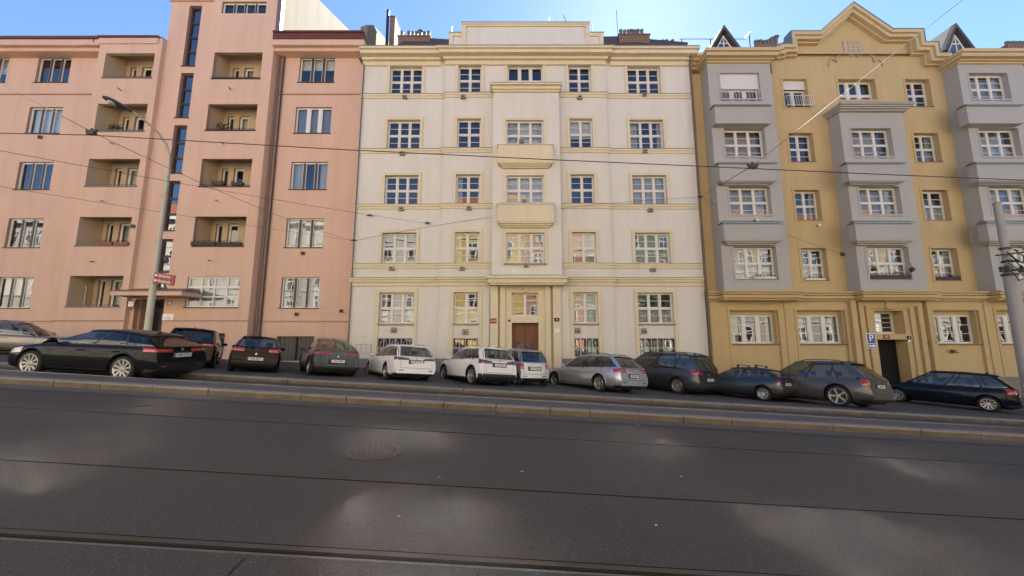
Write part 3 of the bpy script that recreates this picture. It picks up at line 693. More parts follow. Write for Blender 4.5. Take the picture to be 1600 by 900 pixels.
# surrounds
def surround(a,b,c,d,y,s=.15,p=.045,bot=None,side=True):
    m=MB()
    zb=c if bot is None else bot
    m.box(a-s,a,y-p,y+.004,zb,d+s*1.1); m.box(b,b+s,y-p,y+.004,zb,d+s*1.1); m.box(a,b,y-p,y+.004,d,d+s*1.1)
    q=.045
    m.box(a-s-q,a-s,y-p*.45,y+.004,zb,d+s*1.1+q); m.box(b+s,b+s+q,y-p*.45,y+.004,zb,d+s*1.1+q); m.box(a-s,b+s,y-p*.45,y+.004,d+s*1.1,d+s*1.1+q); m.build('window_surround',M['trim'],B)
for ci,(a,b) in enumerate(cols):
    yy=21 if ci in (0,3) else YR
    for ri,(c,d) in enumerate(rows): surround(a,b,c,d,yy,.17 if ri==4 else .15,.06,bot=.58 if ri==4 else None)
surround(-.28,1.9,16.9,18.43,YR)
surround(bw[0],bw[1],brow[0][0],brow[0][1],YB,.14,.03); surround(bw[0],bw[1],brow[1][0],brow[1][1],YB,.14,.03); surround(bw[0],bw[1],brow[2][0],brow[2][1],YB,.16,.05)
for ci,(a,b) in enumerate(cols):
    yy=21 if ci in (0,3) else YR; c=rows[4][0]; m=MB(); m.box(a-.05,b+.05,yy-.12,yy+.2,c-.07,c+.004); m.build('window_sill',M['flash'],B)
    for ri in (0,1,2,3):
        c=rows[ri][0]; m=MB(); m.box(a,b,yy-.0,yy+.2,c-.03,c+.004); m.build('window_sill',M['flash'],B)
m=MB(); m.box(bw[0]-.12,bw[1]+.12,YB-.08,YB+.2,brow[2][0]-.09,brow[2][0]+.004); m.build('window_sill',M['flash'],B)
# string courses
def segs():
    return ((E0,RA-.0,21,0,0),(RA,BA,YR,1,0),(BB,RB,YR,0,1),(RB,E1,21,0,0))
m=MB(); fl=MB()
for c,_ in rows[:4]:
    for x0,x1,y,l,r in segs():
        e=.1; m=MB()
        m.box(x0-(e if l else 0),x1+(e if r else 0),y-.1,y+.006,c-.16,c-.03); m.box(x0-(.05 if l else 0),x1+(.05 if r else 0),y-.055,y+.006,c-.3,c-.16)
        fl.box(x0-(e if l else 0),x1+(e if r else 0),y-.13,y+.003,c-.03,c-.008); m.build('string_course',M['trim'],B)
# heavy course above ground floor
zc=az(433,20.7)
for x0,x1,y,l,r in ((E0,RA,21,0,0),(RA,BA-.15,YR,1,0),(BB+.15,RB,YR,0,1),(RB,E1,21,0,0)):
    m=MB(); m.box(x0-.2*l,x1+.2*r,y-.26,y+.007,zc-.13,zc-.03); m.box(x0-.12*l,x1+.12*r,y-.18,y+.007,zc-.26,zc-.13); m.box(x0-.06*l,x1+.06*r,y-.08,y+.007,zc-.47,zc-.26)
    fl.box(x0-.2*l,x1+.2*r,y-.29,y+.004,zc-.03,zc+.0); m.build('string_course',M['trim'],B)
# entrance canopy cornice
m=MB(); zt=az(431,20.1)
m.box(BA-.3,BB+.3,20.0,YR,zt-.14,zt-.02); m.box(BA-.22,BB+.22,20.1,YR,zt-.38,zt-.14); m.box(BA-.12,BB+.12,20.2,YR,zt-.48,zt-.38)
m.hexa([(BA-.3,20.0,zt-.02),(BB+.3,20.0,zt-.02),(BB+.3,YB-.002,zt-.02),(BA-.3,YB-.002,zt-.02)],[(BA-.28,20.02,zt),(BB+.28,20.02,zt),(BB+.05,YB-.002,zt+.15),(BA-.05,YB-.002,zt+.15)],0)
m.build('entrance_cornice',M['trim'],B)
# oriel cap
m=MB(); z1=az(128.5,20.1); m.box(BA-.16,BB+.16,20.1,YR,z1-.12,z1-.015); m.box(BA-.08,BB+.08,20.25,YR,z1-.3,z1-.12); m.box(BA-.03,BB+.03,20.35,YR,z1-.42,z1-.3)
fl.box(BA-.18,BB+.18,20.08,YR+.003,z1-.015,z1+.012)
m.build('oriel_cornice',M['trim'],B)
# oriel balcony panels
for i,(pt,pb,cb) in enumerate(((226.5,253,264),(319,346,356.5))):
    yf=20.05; x0,x1=ax(778,240,yf),ax(864,240,yf)
    zt_,zb_,zc_=az(pt,yf),az(pb,yf),az(cb,YB)
    m=MB(); m.box(x0,x1,yf,YB+.004,zb_,zt_-.0,0)
    for k in range(3):
        t=k/3; m.box(x0+.04+.1*k,x1-.04-.1*k,yf+.03+.11*k,YB+.005,zb_-(zb_-zc_)*(k+1)/3,zb_-(zb_-zc_)*k/3,0)
    m.build('oriel_panel',M['trim'],B)
    m=MB(); m.hexa([(x0-.05,yf-.06,zt_),(x1+.05,yf-.06,zt_),(x1+.05,YB-.003,zt_),(x0-.05,YB-.003,zt_)],[(x0-.03,yf-.04,zt_+.04),(x1+.03,yf-.04,zt_+.04),(x1-.25,YB-.003,zt_+.28),(x0+.25,YB-.003,zt_+.28)],0)
    m.build('oriel_sill',M['cream'],B)
# main cornice: two levels
zf_b,zf_t=az(82,20.35),az(72.5,20.3)
def corn(x0,x1,yb,zb,zt,l,r):
    m=MB()
    m.box(x0-.0,x1+.0,yb-.12,yb+.01,zb-.42,zb-.16); m.box(x0-.1*l,x1+.1*r,yb-.3,yb+.012,zb-.16,zb-.0)
    m.box(x0-.3*l,x1+.3*r,yb-.62,yb+.3,zb,zb+(zt-zb)*.62); m.box(x0-.42*l,x1+.42*r,yb-.74,yb+.3,zb+(zt-zb)*.62,zt)
    fl.box(x0-.42*l,x1+.42*r,yb-.77,yb+.3,zt,zt+.03); m.build('main_cornice',M['trim'],B)
corn(E0+.03,RA-.3,21,zf_b,zf_t,0,0); corn(RB+.3,E1-.03,21,zf_b,zf_t,0,1)
corn(RA,RB,YR,az(80,20.2),az(70,20.1),1,1)
m=MB(); m.box(E0,E1,20.95,21.3,19.0,19.35); m.build('cornice_backing',M['trim'],B)
# attic parapet
m=MB(); a2=MB(); yA=20.7
xo0,xo1,xi0,xi1=ax(702,60,yA),ax(942.5,60,yA),ax(721.5,45,yA),ax(921,45,yA); zA0=az(69,20.1); zA1=az(52.5,yA); zA2=az(37.5,yA)
def ring(x0,x1,z0,z1):
    t=.28
    m.box(x0,x0+t,yA-.08,yA+.5,z0,z1); m.box(x1-t,x1,yA-.08,yA+.5,z0,z1); m.box(x0+t,x1-t,yA-.08,yA+.5,z1-t*.75,z1)
a2.box(xo0+.1,xo1-.1,yA,yA+.45,zA0,zA1-.1); a2.box(xi0+.1,xi1-.1,yA+.003,yA+.447,zA0,zA2-.05)
ring(xi0,xi1,zA1-.1,zA2)
m.box(xo0,xi0,yA-.08,yA+.5,zA1-.22,zA1); m.box(xi1,xo1,yA-.08,yA+.5,zA1-.22,zA1); m.box(xo0,xo0+.25,yA-.07,yA+.49,zA0,zA1-.22); m.box(xo1-.25,xo1,yA-.07,yA+.49,zA0,zA1-.22)
m.box(xi0,xi0+.28,yA-.06,yA+.4,zA0+.2,zA1-.1); m.box(xi1-.28,xi1,yA-.06,yA+.4,zA0+.2,zA1-.1)
m.box(xi0,xi1,yA-.13,yA+.52,zA2-.1,zA2+.003)
fl.box(xi0-.03,xi1+.03,yA-.16,yA+.54,zA2+.003,zA2+.03); fl.box(xo0-.03,xi0,yA-.12,yA+.52,zA1,zA1+.03); fl.box(xi1,xo1+.03,yA-.12,yA+.52,zA1,zA1+.03)
a2.build('attic_parapet',M['cream'],B); m.build('parapet_trim',M['trim'],B)
fl.build('metal_flashing',M['flash'],B)
# plinth
for q in ((E0,PO[0]-.02,20.82,21.02,-3,.58),(PO[1]+.02,E1,20.82,21.02,-3,.58)): m=MB(); m.box(*q); m.build('plinth',M['plinth'],B)
# roof
m=MB(); yr=21.6; zr=az(58.5,22.6)
def rz_(py,y): return az(py,y)
m.q([(ax(592,66,21.2),21.2,19.2),(E1+.02,21.2,19.2),(ax(1075,66,22.8),22.8,az(66,22.8)),(ax(965,57,22.9),22.9,az(56.5,22.9)),(ax(700,57,22.9),22.9,az(61,22.9)),(ax(640,57,22.9),22.9,az(57,22.9))])
m.q([(ax(592,66,21.2),21.2,19.2),(ax(640,57,22.9),22.9,az(57,22.9)),(ax(640,57,22.9),33,az(57,22.9)),(E0,33,19.2)])
m.q([(ax(640,57,22.9),22.9,az(57,22.9)),(ax(700,57,22.9),22.9,az(61,22.9)),(ax(700,57,22.9),33,az(57,22.9)),(ax(640,57,22.9),33,az(57,22.9))])
m.q([(ax(700,57,22.9),22.9,az(61,22.9)),(ax(965,57,22.9),22.9,az(56.5,22.9)),(ax(965,57,22.9),33,az(57,22.9)),(ax(700,57,22.9),33,az(57,22.9))])
m.q([(ax(965,57,22.9),22.9,az(56.5,22.9)),(ax(1075,66,22.8),22.8,az(66,22.8)),(E1,33,19.5),(ax(965,57,22.9),33,az(57,22.9))])
m.build('roof',M['roof'],B)
def stack(name,px0,px1,pyt,pyb,y,mm='brick'):
    m=MB(); x0,x1=ax(px0,pyt,y),ax(px1,pyt,y); zt=az(pyt,y); zb=az(pyb,y)-.6
    m.box(x0,x1,y,y+.5,zb,zt-.08); m.box(x0-.05,x1+.05,y-.05,y+.55,zt-.08,zt); return m.build(name,M[mm],B),zt
def pots(px_list,pyt,pyb,y,r=.085,cowl=()):
    for i,px in enumerate(px_list):
        m=MB(); x=ax(px,(pyt+pyb)/2,y); zb=az(pyb,y); zt=az(pyt,y)-random.uniform(0,.06)
        m.cyl(x,y+.15,zb-.05,zt,r,10); m.cyl(x,y+.15,zt-.12,zt-.03,r*1.2,10)
        if i in cowl: m.cyl(x,y+.15,zt+.05,zt+.14,r*1.9,10,0,r*.3); m.cyl(x,y+.15,zt,zt+.06,r*.4,8)
        m.build('chimney_pot',M['pot'],B)
stack('chimney',622,672,55.5,63,22.5); pots([627,638,644,650,656,663,669],46.5,55.5,22.5,.1,(4,))
stack('chimney',967,1015,53,62,22.4); pots([971,977,983,988,993,998,1004],43.5,53,22.4,.1)
pots([1037,1043,1052],60,67,23.2,.11)
m=MB(); y=23.4; m.box(ax(609,40,y),ax(617,40,y),y,y+1.2,19.5,az(26,y)); m.box(ax(608.5,40,y),ax(617.5,40,y),y-.04,y+1.24,az(26,y),az(25,y)); m.build('chimney',M['brick'],B)
m=MB(); m.tube([(ax(607,40,y),y-.1,19.5),(ax(607,22,y),y-.1,az(18,y))],.1,10); m.build('flue_pipe',M['dkmetal'],B)
# railing on the roof and small antenna masts
m=MB(); y=22.9
m.tube([(ax(945,58,y),y,az(58.5,y)),(ax(967,58,y),y,az(58.5,y))],.03,6); m.build('roof_rail',M['pot'],B)
for px,p0,p1,dx in ((858,36,27,0),(887,35,23,-7),(925,50,38,0),(966,58,16,-3),(706,52,41,0)):
    y=21.4; m=MB(); m.tube([(ax(px,p0,y),y,az(p0,y)-.2),(ax(px+dx,p1,y),y,az(p1,y))],.018,5); m.build('antenna_mast',M['dkmetal'],B)
# portal
m=MB(); yP=YR
xd0,xd1=-.01,1.49; zd=az(504.5,21)
pl=[(ax(766,480,20.7),ax(778,480,20.7)),(ax(781.5,480,20.8),ax(789.5,480,20.8)),(ax(852,480,20.8),ax(860,480,20.8)),(ax(864,480,20.7),ax(876,480,20.7))]
zpt=zt-.48
m.box(pl[0][0],pl[0][1],20.66,21.1,-3,zpt); m.box(pl[3][0],pl[3][1],20.66,21.1,-3,zpt)
m.box(pl[1][0],pl[1][1],20.72,21.12,-3,zpt); m.box(pl[2][0],pl[2][1],20.72,21.12,-3,zpt)
m.box(pl[0][1],pl[1][0],20.95,21.12,-3,zpt); m.box(pl[2][1],pl[3][0],20.95,21.12,-3,zpt)
m.box(pl[1][1],pl[2][0],20.72,21.1,az(447,20.7),zpt)
# inner frame
i0,i1=pl[1][1],pl[2][0]; zi=az(447,20.9); zw1=az(457.8,21); zw0=az(494,21)
m.box(i0,xd0,20.86,21.5,-3,zi); m.box(xd1,i1,20.86,21.5,-3,zi); m.box(xd0,xd1,20.86,21.5,zw1,zi); m.box(xd0,xd1,20.86,21.5,zd,zw0)
m.box(xd0-.02,xd1+.02,20.8,20.86,zd-.0,zw0-.05)
m.hexa([(.66,20.76,zw1+.02),(.86,20.76,zw1+.02),(.86,20.9,zw1+.02),(.66,20.9,zw1+.02)],[(.6,20.7,zi+.06),(.92,20.7,zi+.06),(.92,20.9,zi+.06),(.6,20.9,zi+.06)])
m.build('entrance_portal',M['trim'],B)
window(B,xd0,xd1,zw0,zw1,21.12,2,1,2,'white',fw=.05,mw=.09,cur='none',name='door_transom',glass='glass')
m=MB(); room(m,xd0,xd1,zw0,zw1,21.3,1); m.build('hall_interior',M['room'],B)
dr=MB(); yd=21.25
mid=(xd0+xd1)/2
dr.box(xd0,mid-.012,yd+.03,yd+.08,-2,zd); dr.box(mid+.012,xd1,yd+.03,yd+.08,-2,zd); dr.box(xd0,xd1,yd+.09,yd+.12,-2,zd)
for a_,b_ in ((xd0,mid-.01),(mid+.01,xd1)):
    dr.box(a_+.02,a_+.14,yd,yd+.03,-2,zd-.02); dr.box(b_-.14,b_-.02,yd,yd+.03,-2,zd-.02)
    for z0,z1 in ((-.9,-.2),(-.1,.9),(1.0,1.55),(1.65,zd-.16)):
        dr.box(a_+.14,b_-.14,yd+.0,yd+.03,z1,z1+.1); dr.box(a_+.2,b_-.2,yd-.005,yd+.03,z0+.06,z1-.06)
d1=dr.build('entrance_door',M['doorwood'],B)
m=MB()
rnd=random.Random(5)
for cx_,cz_ in ((.38,1.28),(1.02,1.28)):
    for k in range(5):
        pts=[(cx_+rnd.uniform(-.22,.22),yd-.004,cz_+rnd.uniform(-.2,.2)) for _ in range(4)]
        m.tube(pts,.022,4,0 if k%2 else 1)
m.build('graffiti',[M['paper'],mat('violet_spray',(.1,.06,.14),.7)],d1)
m=MB(); m.tube([(mid+.07,yd-.05,.25),(mid+.07,yd-.05,.42)],.014,6); m.build('door_handle',M['chrome'],d1)
# basement grilles
def deco_grille(a,b,z0,z1,y,n):
    m=MB(); r=.014
    for k in range(n*2+1):
        x=a+(b-a)*k/(n*2); m.box(x-r,x+r,y-.02,y+.01,z0,z1)
    for t in (0,.42,.5,1): z=z0+(z1-z0)*t; m.box(a,b,y-.032,y-.021,z-r,z+r)
    for k in range(n):
        cx_=a+(b-a)*(k+.5)/n; h=(b-a)/n*.5
        m.tube([(cx_-h*.55,y-.035,z0+(z1-z0)*.55),(cx_-h*.55,y-.035,z0+(z1-z0)*.78),(cx_,y-.035,z1-.05),(cx_+h*.55,y-.035,z0+(z1-z0)*.78),(cx_+h*.55,y-.035,z0+(z1-z0)*.55)],.013,5)
    return m.build('window_grille',M['iron'],B)
for ci,(a,b) in enumerate(cols): deco_grille(a+.03,b-.03,bz0+.02,bz1-.02,(21 if ci in (0,3) else YR)+.03,3 if ci in (0,3) else 2)
# heater vents below windows
for px,py,y in ((633,152,21),(724,152,YR),(905.5,153,YR),(1006,149,21),(629,240,21),(1007,236.5,21),(627.5,326,21),(733,325,YR),(1015.5,328,21),(612.5,419,21),(722,419,YR),(1020,421,21),(615.5,516,21),(727,518.5,YR),(902.5,516.5,YR),(1006,517,21)):
    X,Z=at(px,py,y); small_vent(B,X,Z,y,.32)
for px,py in ((814.5,222,),(819,316),(822,414)):
    X,Z=at(px,py,20.3 if py!=414 else YB-.1); small_vent(B,X,Z,20.22 if py!=414 else YB,.28)
pipe(E1-.02,20.75,-1.4,zf_b-.1,.07,'pipe',B,True,[(E1-.05,20.6,zf_b+.05)]); pipe(E0+.1,20.9,-.5,zf_b-.3,.04,'pipeg',B,True)
m=MB()  # glass block panel marks on the wall at left base
xg0,xg1=ax(556,545,21),ax(580,545,21); zg0,zg1=az(552,21),az(538,21)
for k in range(4): x=xg0+(xg1-xg0)*k/3; m.box(x-.01,x+.01,20.985,21.001,zg0,zg1)
m.box(xg0,xg1,20.984,21.001,zg0-.01,zg0+.01); m.box(xg0,xg1,20.984,21.001,zg1-.01,zg1+.01); m.build('service_hatch',M['flash'],B)
# signs of the cream house
def plate(px,py,y,w_,h_,txt,bg_,fg,label,cat,sz_,name='house_sign',border=None,group=None):
    X,Z=at(px,py,y); r=empty(name,(X,y,Z),label,cat,group)
    m=MB()
    if border: m.box(-w_/2,w_/2,-.012,.01,-h_/2,h_/2,1); m.box(-w_/2+.03,w_/2-.03,-.016,-.011,-h_/2+.03,h_/2-.03,0); m.build('panel',[M[bg_],M[border]],r)
    else: m.box(-w_/2,w_/2,-.014,.01,-h_/2,h_/2); m.build('panel',M[bg_],r)
    for i,t in enumerate(txt if isinstance(txt,list) else [txt]):
        n_=len(txt) if isinstance(txt,list) else 1
        z=(n_-1)/2*sz_*1.15-i*sz_*1.15
        if t: text_obj('lettering',t,sz_,Matrix.Translation((0,-.02,z))@Matrix.Rotation(R(90),4,'X'),M[fg],r,.002)
    return r
plate(771,501.5,20.66,.34,.28,['1342'],'signred','signwhite','red house number plate on the left pilaster of the cream portal','house sign',.13)
plate(870,499.5,20.66,.28,.2,['4'],'black','signwhite','small black number plate on the right pilaster of the cream portal','house sign',.16)
plate(870.5,516.5,20.66,.26,.2,['+'],'signwhite','black','small white notice plate below the black number plate at the cream portal','notice plate',.12)
plate(795.5,501,20.86,.1,.12,[''],'black','signwhite','tiny dark bell plate left of the brown double door','bell plate',.05,'bell_plate')
# ================================================================ YELLOW BUILDING
B=empty('apartment_building',(22,21.2,-1),'ochre yellow apartment building with three grey oriels and a pointed gable','apartment building','apartment buildings along the street',world=True)
YM=21.4; YO=20.6; YG=21.0; F0,F1=11.06,42.0
rN=[(16.01,17.88),(12.38,14.26),(8.70,10.58),(5.05,6.97)]; rB=[(15.85,17.70),(12.20,14.09),(8.65,10.46),(5.0,6.88)]
xN=[(17.06,18.56),(24.78,26.30),(34.6,36.1)]; xB=[(12.62,15.02),(20.18,22.55),(27.78,30.12)]
bays=[(ax(1120,300,YO),ax(1223,300,YO)),(ax(1327,305,YO),ax(1429,305,YO)),(ax(1530,300,YO),ax(1530,300,YO)+ (ax(1429,305,YO)-ax(1327,305,YO))*1.06)]
w=MB(); g=MB(); rm=MB(); zG=4.05; zW=18.25
opsM=[(a,b,c,d,.42) for a,b in xN for c,d in rN]+[(20.55,22.86,16.0,17.88,.42)]
facade(w,F0,F1,zG,zW,YM,opsM,0)
for a,b in xN:
    for i,(c,d) in enumerate(rN): room(rm,a,b,c,d,YM+.42)
room(rm,20.55,22.86,16,17.88,YM+.42)
gx=[(12.43,15.0),(16.23,18.79),(23.74,26.38),(27.54,30.1)]; gzr=(1.39,3.23)
dr_=(ax(1367,500,YG),ax(1413,500,YG)); dzt=az(530.5,YG); tz0,tz1=az(522,YG),az(485.5,YG)
opsG=[(a-.08,b+.08,-.35,gzr[1]+.05,.10) for a,b in gx]+[(dr_[0],dr_[1],-3,dzt,.75),(dr_[0],dr_[1],tz0,tz1,.75)]
facade(w,F0,F1,-4,zG,YG,opsG,0)
for a,b in gx:
    facade(w,a-.08,b+.08,-.35,gzr[1]+.05,YG+.10,[(a,b,gzr[0],gzr[1],.42)],0); room(rm,a,b,*gzr,YG+.52)
w.q([(F0,YG,zG),(F1,YG,zG),(F1,YM,zG),(F0,YM,zG)])
w.q([(F1,YG,-4),(F1,33,-4),(F1,33,zW),(F1,YG,zW)]); w.q([(F0,33,-4),(F0,33,zW),(F1,33,zW),(F1,33,-4)]); w.q([(F0,YM,-4),(F0,YM,zW),(F0,33,zW),(F0,33,-4)])
# oriels
cap_c=az(168,20.2)
for i,(a,b) in enumerate(bays):
    zt_=18.6 if i!=1 else cap_c
    rr=rB if i!=1 else rB[1:]
    ops_=[(xB[i][0],xB[i][1],c,d,.38) for c,d in rr]; g=MB()
    facade(g,a,b,zG+.1,zt_,YO,ops_,0)
    g.q([(a,YO,zG+.1),(a,YO,zt_),(a,YM,zt_),(a,YM,zG+.1)]); g.q([(b,YO,zG+.1),(b,YM,zG+.1),(b,YM,zt_),(b,YO,zt_)]); g.q([(a,YO,zt_),(b,YO,zt_),(b,YM,zt_),(a,YM,zt_)])
    g.build('oriel',M['grey'],B)
    for k,(c,d) in enumerate(rr):
        if i==0 and k==0:
            window(B,xB[i][0],xB[i][1],c,d-.95,YO+.28,3,1,0,'white',mw=.2,cur='none'); m=MB()
            for s_ in range(20): z=d-.95+.95*s_/20; m.box(xB[i][0],xB[i][1],YO+.12,YO+.15,z+.002,z+.95/20-.002)
            m.build('roller_blind',M['blind'],B)
        else: window(B,xB[i][0],xB[i][1],c,d,YO+.27,3,2,1,'white',mw=.10,rw=.07,cur=['side','none','side','lacelow'][(k+i)%4])
        room(rm,xB[i][0],xB[i][1],c,d,YO+.38,1.2,.0)
for j,(a,b) in enumerate(xN):
    for k,(c,d) in enumerate(rN):
        if j==0 and k==0:
            window(B,a,b,c,d-.6,YM+.3,2,1,0,'white',cur='none'); m=MB(); 
            for s_ in range(12): z=d-.6+.6*s_/12; m.box(a,b,YM+.16,YM+.19,z+.002,z+.05-.002)
            m.build('roller_blind',M['blind'],B)
        else: window(B,a,b,c,d,YM+.3,2,2,1,'white',mw=.10,rw=.07,cur=['side','none','side','lacelow'][(k+j)%4])
window(B,20.55,22.86,16.0,17.88,YM+.3,3,2,0,'white',mw=.2,rw=.12,cur='none')
for j,(a,b) in enumerate(gx): window(B,a,b,gzr[0],gzr[1]-.2,YG+.38,3,1,2,'white',mw=.2,cur=['side','side','none','side'][j]); 
for a,b in gx: m=MB(); m.box(a,b,YG+.3,YG+.5,gzr[1]-.2,gzr[1]); m.build('blind_box',M['ytrim'],B)
w.build('wall',M['yellow'],B)
# surrounds (slim raised frames)
m=MB(); m2=MB()
def thin(mb,a,b,c,d,y,s=.13,p=.025): 
    mb.box(a-s,a,y-p,y+.003,c-s,d+s); mb.box(b,b+s,y-p,y+.003,c-s,d+s); mb.box(a,b,y-p,y+.003,d,d+s); mb.box(a,b,y-p,y+.003,c-s,c)
def thinw(mm_,*a):
    q=MB(); thin(q,*a); q.build('window_surround',M[mm_],B)
for a,b in xN:
    for c,d in rN: thinw('ytrim',a,b,c,d,YM)
thinw('ytrim',20.55,22.86,16.5,17.88,YM)
for a,b in gx: thinw('ytrim',a-.08,b+.08,gzr[0]-5,gzr[1]+.05,YG,.14,.03)
for i in range(3):
    for k,(c,d) in enumerate(rB):
        if i==1 and k==0: continue
        if k==3: thinw('grey',xB[i][0],xB[i][1],c,d,YO,.12,.02)
        else: thinw('grey',xB[i][0],xB[i][1],c+.14,d,YO,.1,.02)
sl=[(a-.02,b+.02,YM-.06,YM+.3,c-.03,c+.004) for a,b in xN for c,d in rN]+[(a-.05,b+.05,YG-.02,YG+.4,gzr[0]-.05,gzr[0]+.004) for a,b in gx]+[(xB[i][0]-.02,xB[i][1]+.02,YO-.04,YO+.27,rB[3][0]-.03,rB[3][0]+.004) for i in range(3)]
for q in sl: m=MB(); m.box(*q); m.build('window_sill',M['pipe'],B)
rm.build('room_interior',M['room'],B)
# oriel balcony panels with zinc sills
yf=20.15
for i in range(3):
    for (pt,pb,cb) in ((161,192.5,200),(251,282,291),(344,375,384)):
        if i==1 and pt==161: continue
        xc=(xB[i][0]+xB[i][1])/2*yf/YO; hw=ax(1213,265,yf)-ax(1125,265,yf); hw=hw/2
        x0,x1=xc-hw,xc+hw; zt_,zb_,zc_=az(pt+4,yf),az(pb,yf),az(cb,YO)
        m=MB(); m.box(x0,x1,yf,YO+.004,zb_,zt_,0)
        for k in range(3): m.box(x0+.05+.12*k,x1-.05-.12*k,yf+.03+.12*k,YO+.005,zb_-(zb_-zc_)*(k+1)/3,zb_-(zb_-zc_)*k/3)
        m.build('oriel_panel',M['grey'],B)
        m=MB(); m.hexa([(x0-.1,yf-.09,zt_),(x1+.1,yf-.09,zt_),(x1+.1,YO-.003,zt_),(x0-.1,YO-.003,zt_)],[(x0-.08,yf-.07,zt_+.05),(x1+.08,yf-.07,zt_+.05),(x1-.22,YO-.003,zt_+.27),(x0+.22,YO-.003,zt_+.27)])
        m.box(x0-.11,x1+.11,yf-.1,yf-.08,zt_-.06,zt_+.01)
        m.build('oriel_sill',M['zinc'],B)
# centre oriel cap
a,b=bays[1]; z1=az(158,20.0); m=MB()
for k,(p,t0,t1) in enumerate(((.5,0,.09),(.4,.09,.17),(.3,.17,.25),(.18,.25,.33))): m.box(a-p*.55,b+p*.55,YO-p,YM,z1-t1,z1-t0)
m.box(a-.3,b+.3,YO-.54,YM,z1,z1+.03); m.build('oriel_cornice',M['grey'],B)
# course above the ground floor
m=MB(); zc1=az(453,20.3)
spans=[(F0,bays[0][0],0,0),(bays[0][0],bays[0][1],1,1),(bays[0][1],bays[1][0],0,0),(bays[1][0],bays[1][1],1,1),(bays[1][1],bays[2][0],0,0),(bays[2][0],bays[2][1],1,1),(bays[2][1],F1,0,0)]
for a,b,o_,_ in spans:
    y=YO-.1 if o_ else YG-.02; e=.18 if o_ else -.0
    yb_=YM+.0
    m=MB()
    for p,t0,t1 in ((.36,0,.1),(.24,.1,.22),(.30,.26,.42),(.12,.42,.54)): m.box(a-(e if o_ else 0)-p*.3*o_,b+(e if o_ else 0)+p*.3*o_,y-p*(.9),yb_,zc1-t1-.02,zc1-t0-.02)
    m.build('string_course',M['ytrim'],B)
for q in ((F0,dr_[0]-.7,YG-.06,YG+.02,-4,-.43),(dr_[1]+.7,F1,YG-.06,YG+.02,-4,-.43)): m=MB(); m.box(*q); m.build('plinth',M['plinth'],B)
# shallow pilaster lines on ground floor
m=MB()
for a,b in ((F0+.15,gx[0][0]-.5),(gx[0][1]+.45,gx[1][0]-.45),(gx[1][1]+.42,dr_[0]-1.55),(dr_[1]+1.5,gx[2][0]-.45),(gx[2][1]+.4,gx[3][0]-.4),(gx[3][1]+.4,gx[3][1]+1.6)):
    if b>a+.1: m=MB(); m.box(a,b,YG-.05,YG+.004,-4,zG-.2); m.build('pilaster',M['ytrim'],B)
# portal
m=MB(); d0,d1=dr_
for s_,p,t in ((1.45,.16,.30),(.95,.10,.26),(.52,.05,.24)):
    top=zG-.12 if s_>1 else (zG-.3 if s_>.8 else tz1+.36)
    m.box(d0-s_,d0-s_+t,YG-p-.05,YG+.01,-4,top); m.box(d1+s_-t,d1+s_,YG-p-.05,YG+.01,-4,top)
    if s_<1.2: m.box(d0-s_+t,d1+s_-t,YG-p-.05,YG+.01,top-t,top)
m.box((d0+d1)/2-.28,(d0+d1)/2+.28,YG-.22,YG+.01,tz1+.1,zG-.15)
m.box(d0-.26,d1+.26,YG-.06,YG+.012,dzt,tz0)
m.build('entrance_portal',M['ytrim'],B)
window(B,d0,d1,tz0,tz1,YG+.62,1,1,3,'white',fw=.1,name='door_transom',glass='glassd',cur='none')
m=MB(); m.box(d0,d1,YG+.66,YG+.75,-4,dzt); m.box(d0+.15,d1-.15,YG+.64,YG+.66,-1.2,dzt-.2)
dd=m.build('entrance_door',M['dkdoor'],B); m=MB(); m.box(d0+.35,d0+.38,YG+.56,YG+.6,-.1,.3); m.build('door_handle',M['chrome'],dd)
m=MB(); m.box(d0,d1,YG+.74,YG+.8,tz0,tz1); m.build('hall_interior',M['black'],B)
# gable and cornices
def P_(px,py,Y): X,Z=at(px,py,Y); return (X,Z)
Yc=20.85
out=[P_(1213,73,Yc),P_(1219,73,Yc),P_(1219,70,Yc),P_(1238,70,Yc),P_(1238,50,Yc),P_(1281,50,Yc),P_(1332.5,5,Yc),P_(1394,46,Yc),P_(1441,47,Yc),P_(1443,67,Yc),P_(1464,67,Yc),P_(1466,84,Yc),P_(1486,84,Yc)]
for i_ in (1,3): pass
def fixv(o):
    # keep steps exactly vertical
    o[2]=(o[1][0],o[2][1]); o[4]=(o[3][0],o[4][1]); 
    o[9]=(o[8][0]-.0,o[9][1]); o[11]=(o[10][0],o[11][1]); o[7]=(o[7][0],(o[7][1]+o[8][1])/2); o[8]=(o[8][0],o[7][1]); return o
out=fixv(out)
m=MB()
cg=sum(p[0] for p in out)/len(out)
poly=[(p[0],p[1]-.06) for p in out]
gp=MB(); gpoly=poly+[(poly[-1][0],zW),(poly[0][0],zW)]
gp.prism(gpoly,YM,YM+.4)
gp.build('gable',M['yellow'],B)
molding(m,out,[(-.02,.2,YM-Yc+.05),(.2,.40,YM-Yc-.08),(.40,.50,YM-Yc-.32)],YM)
pts_back=[]
n_=len(out)
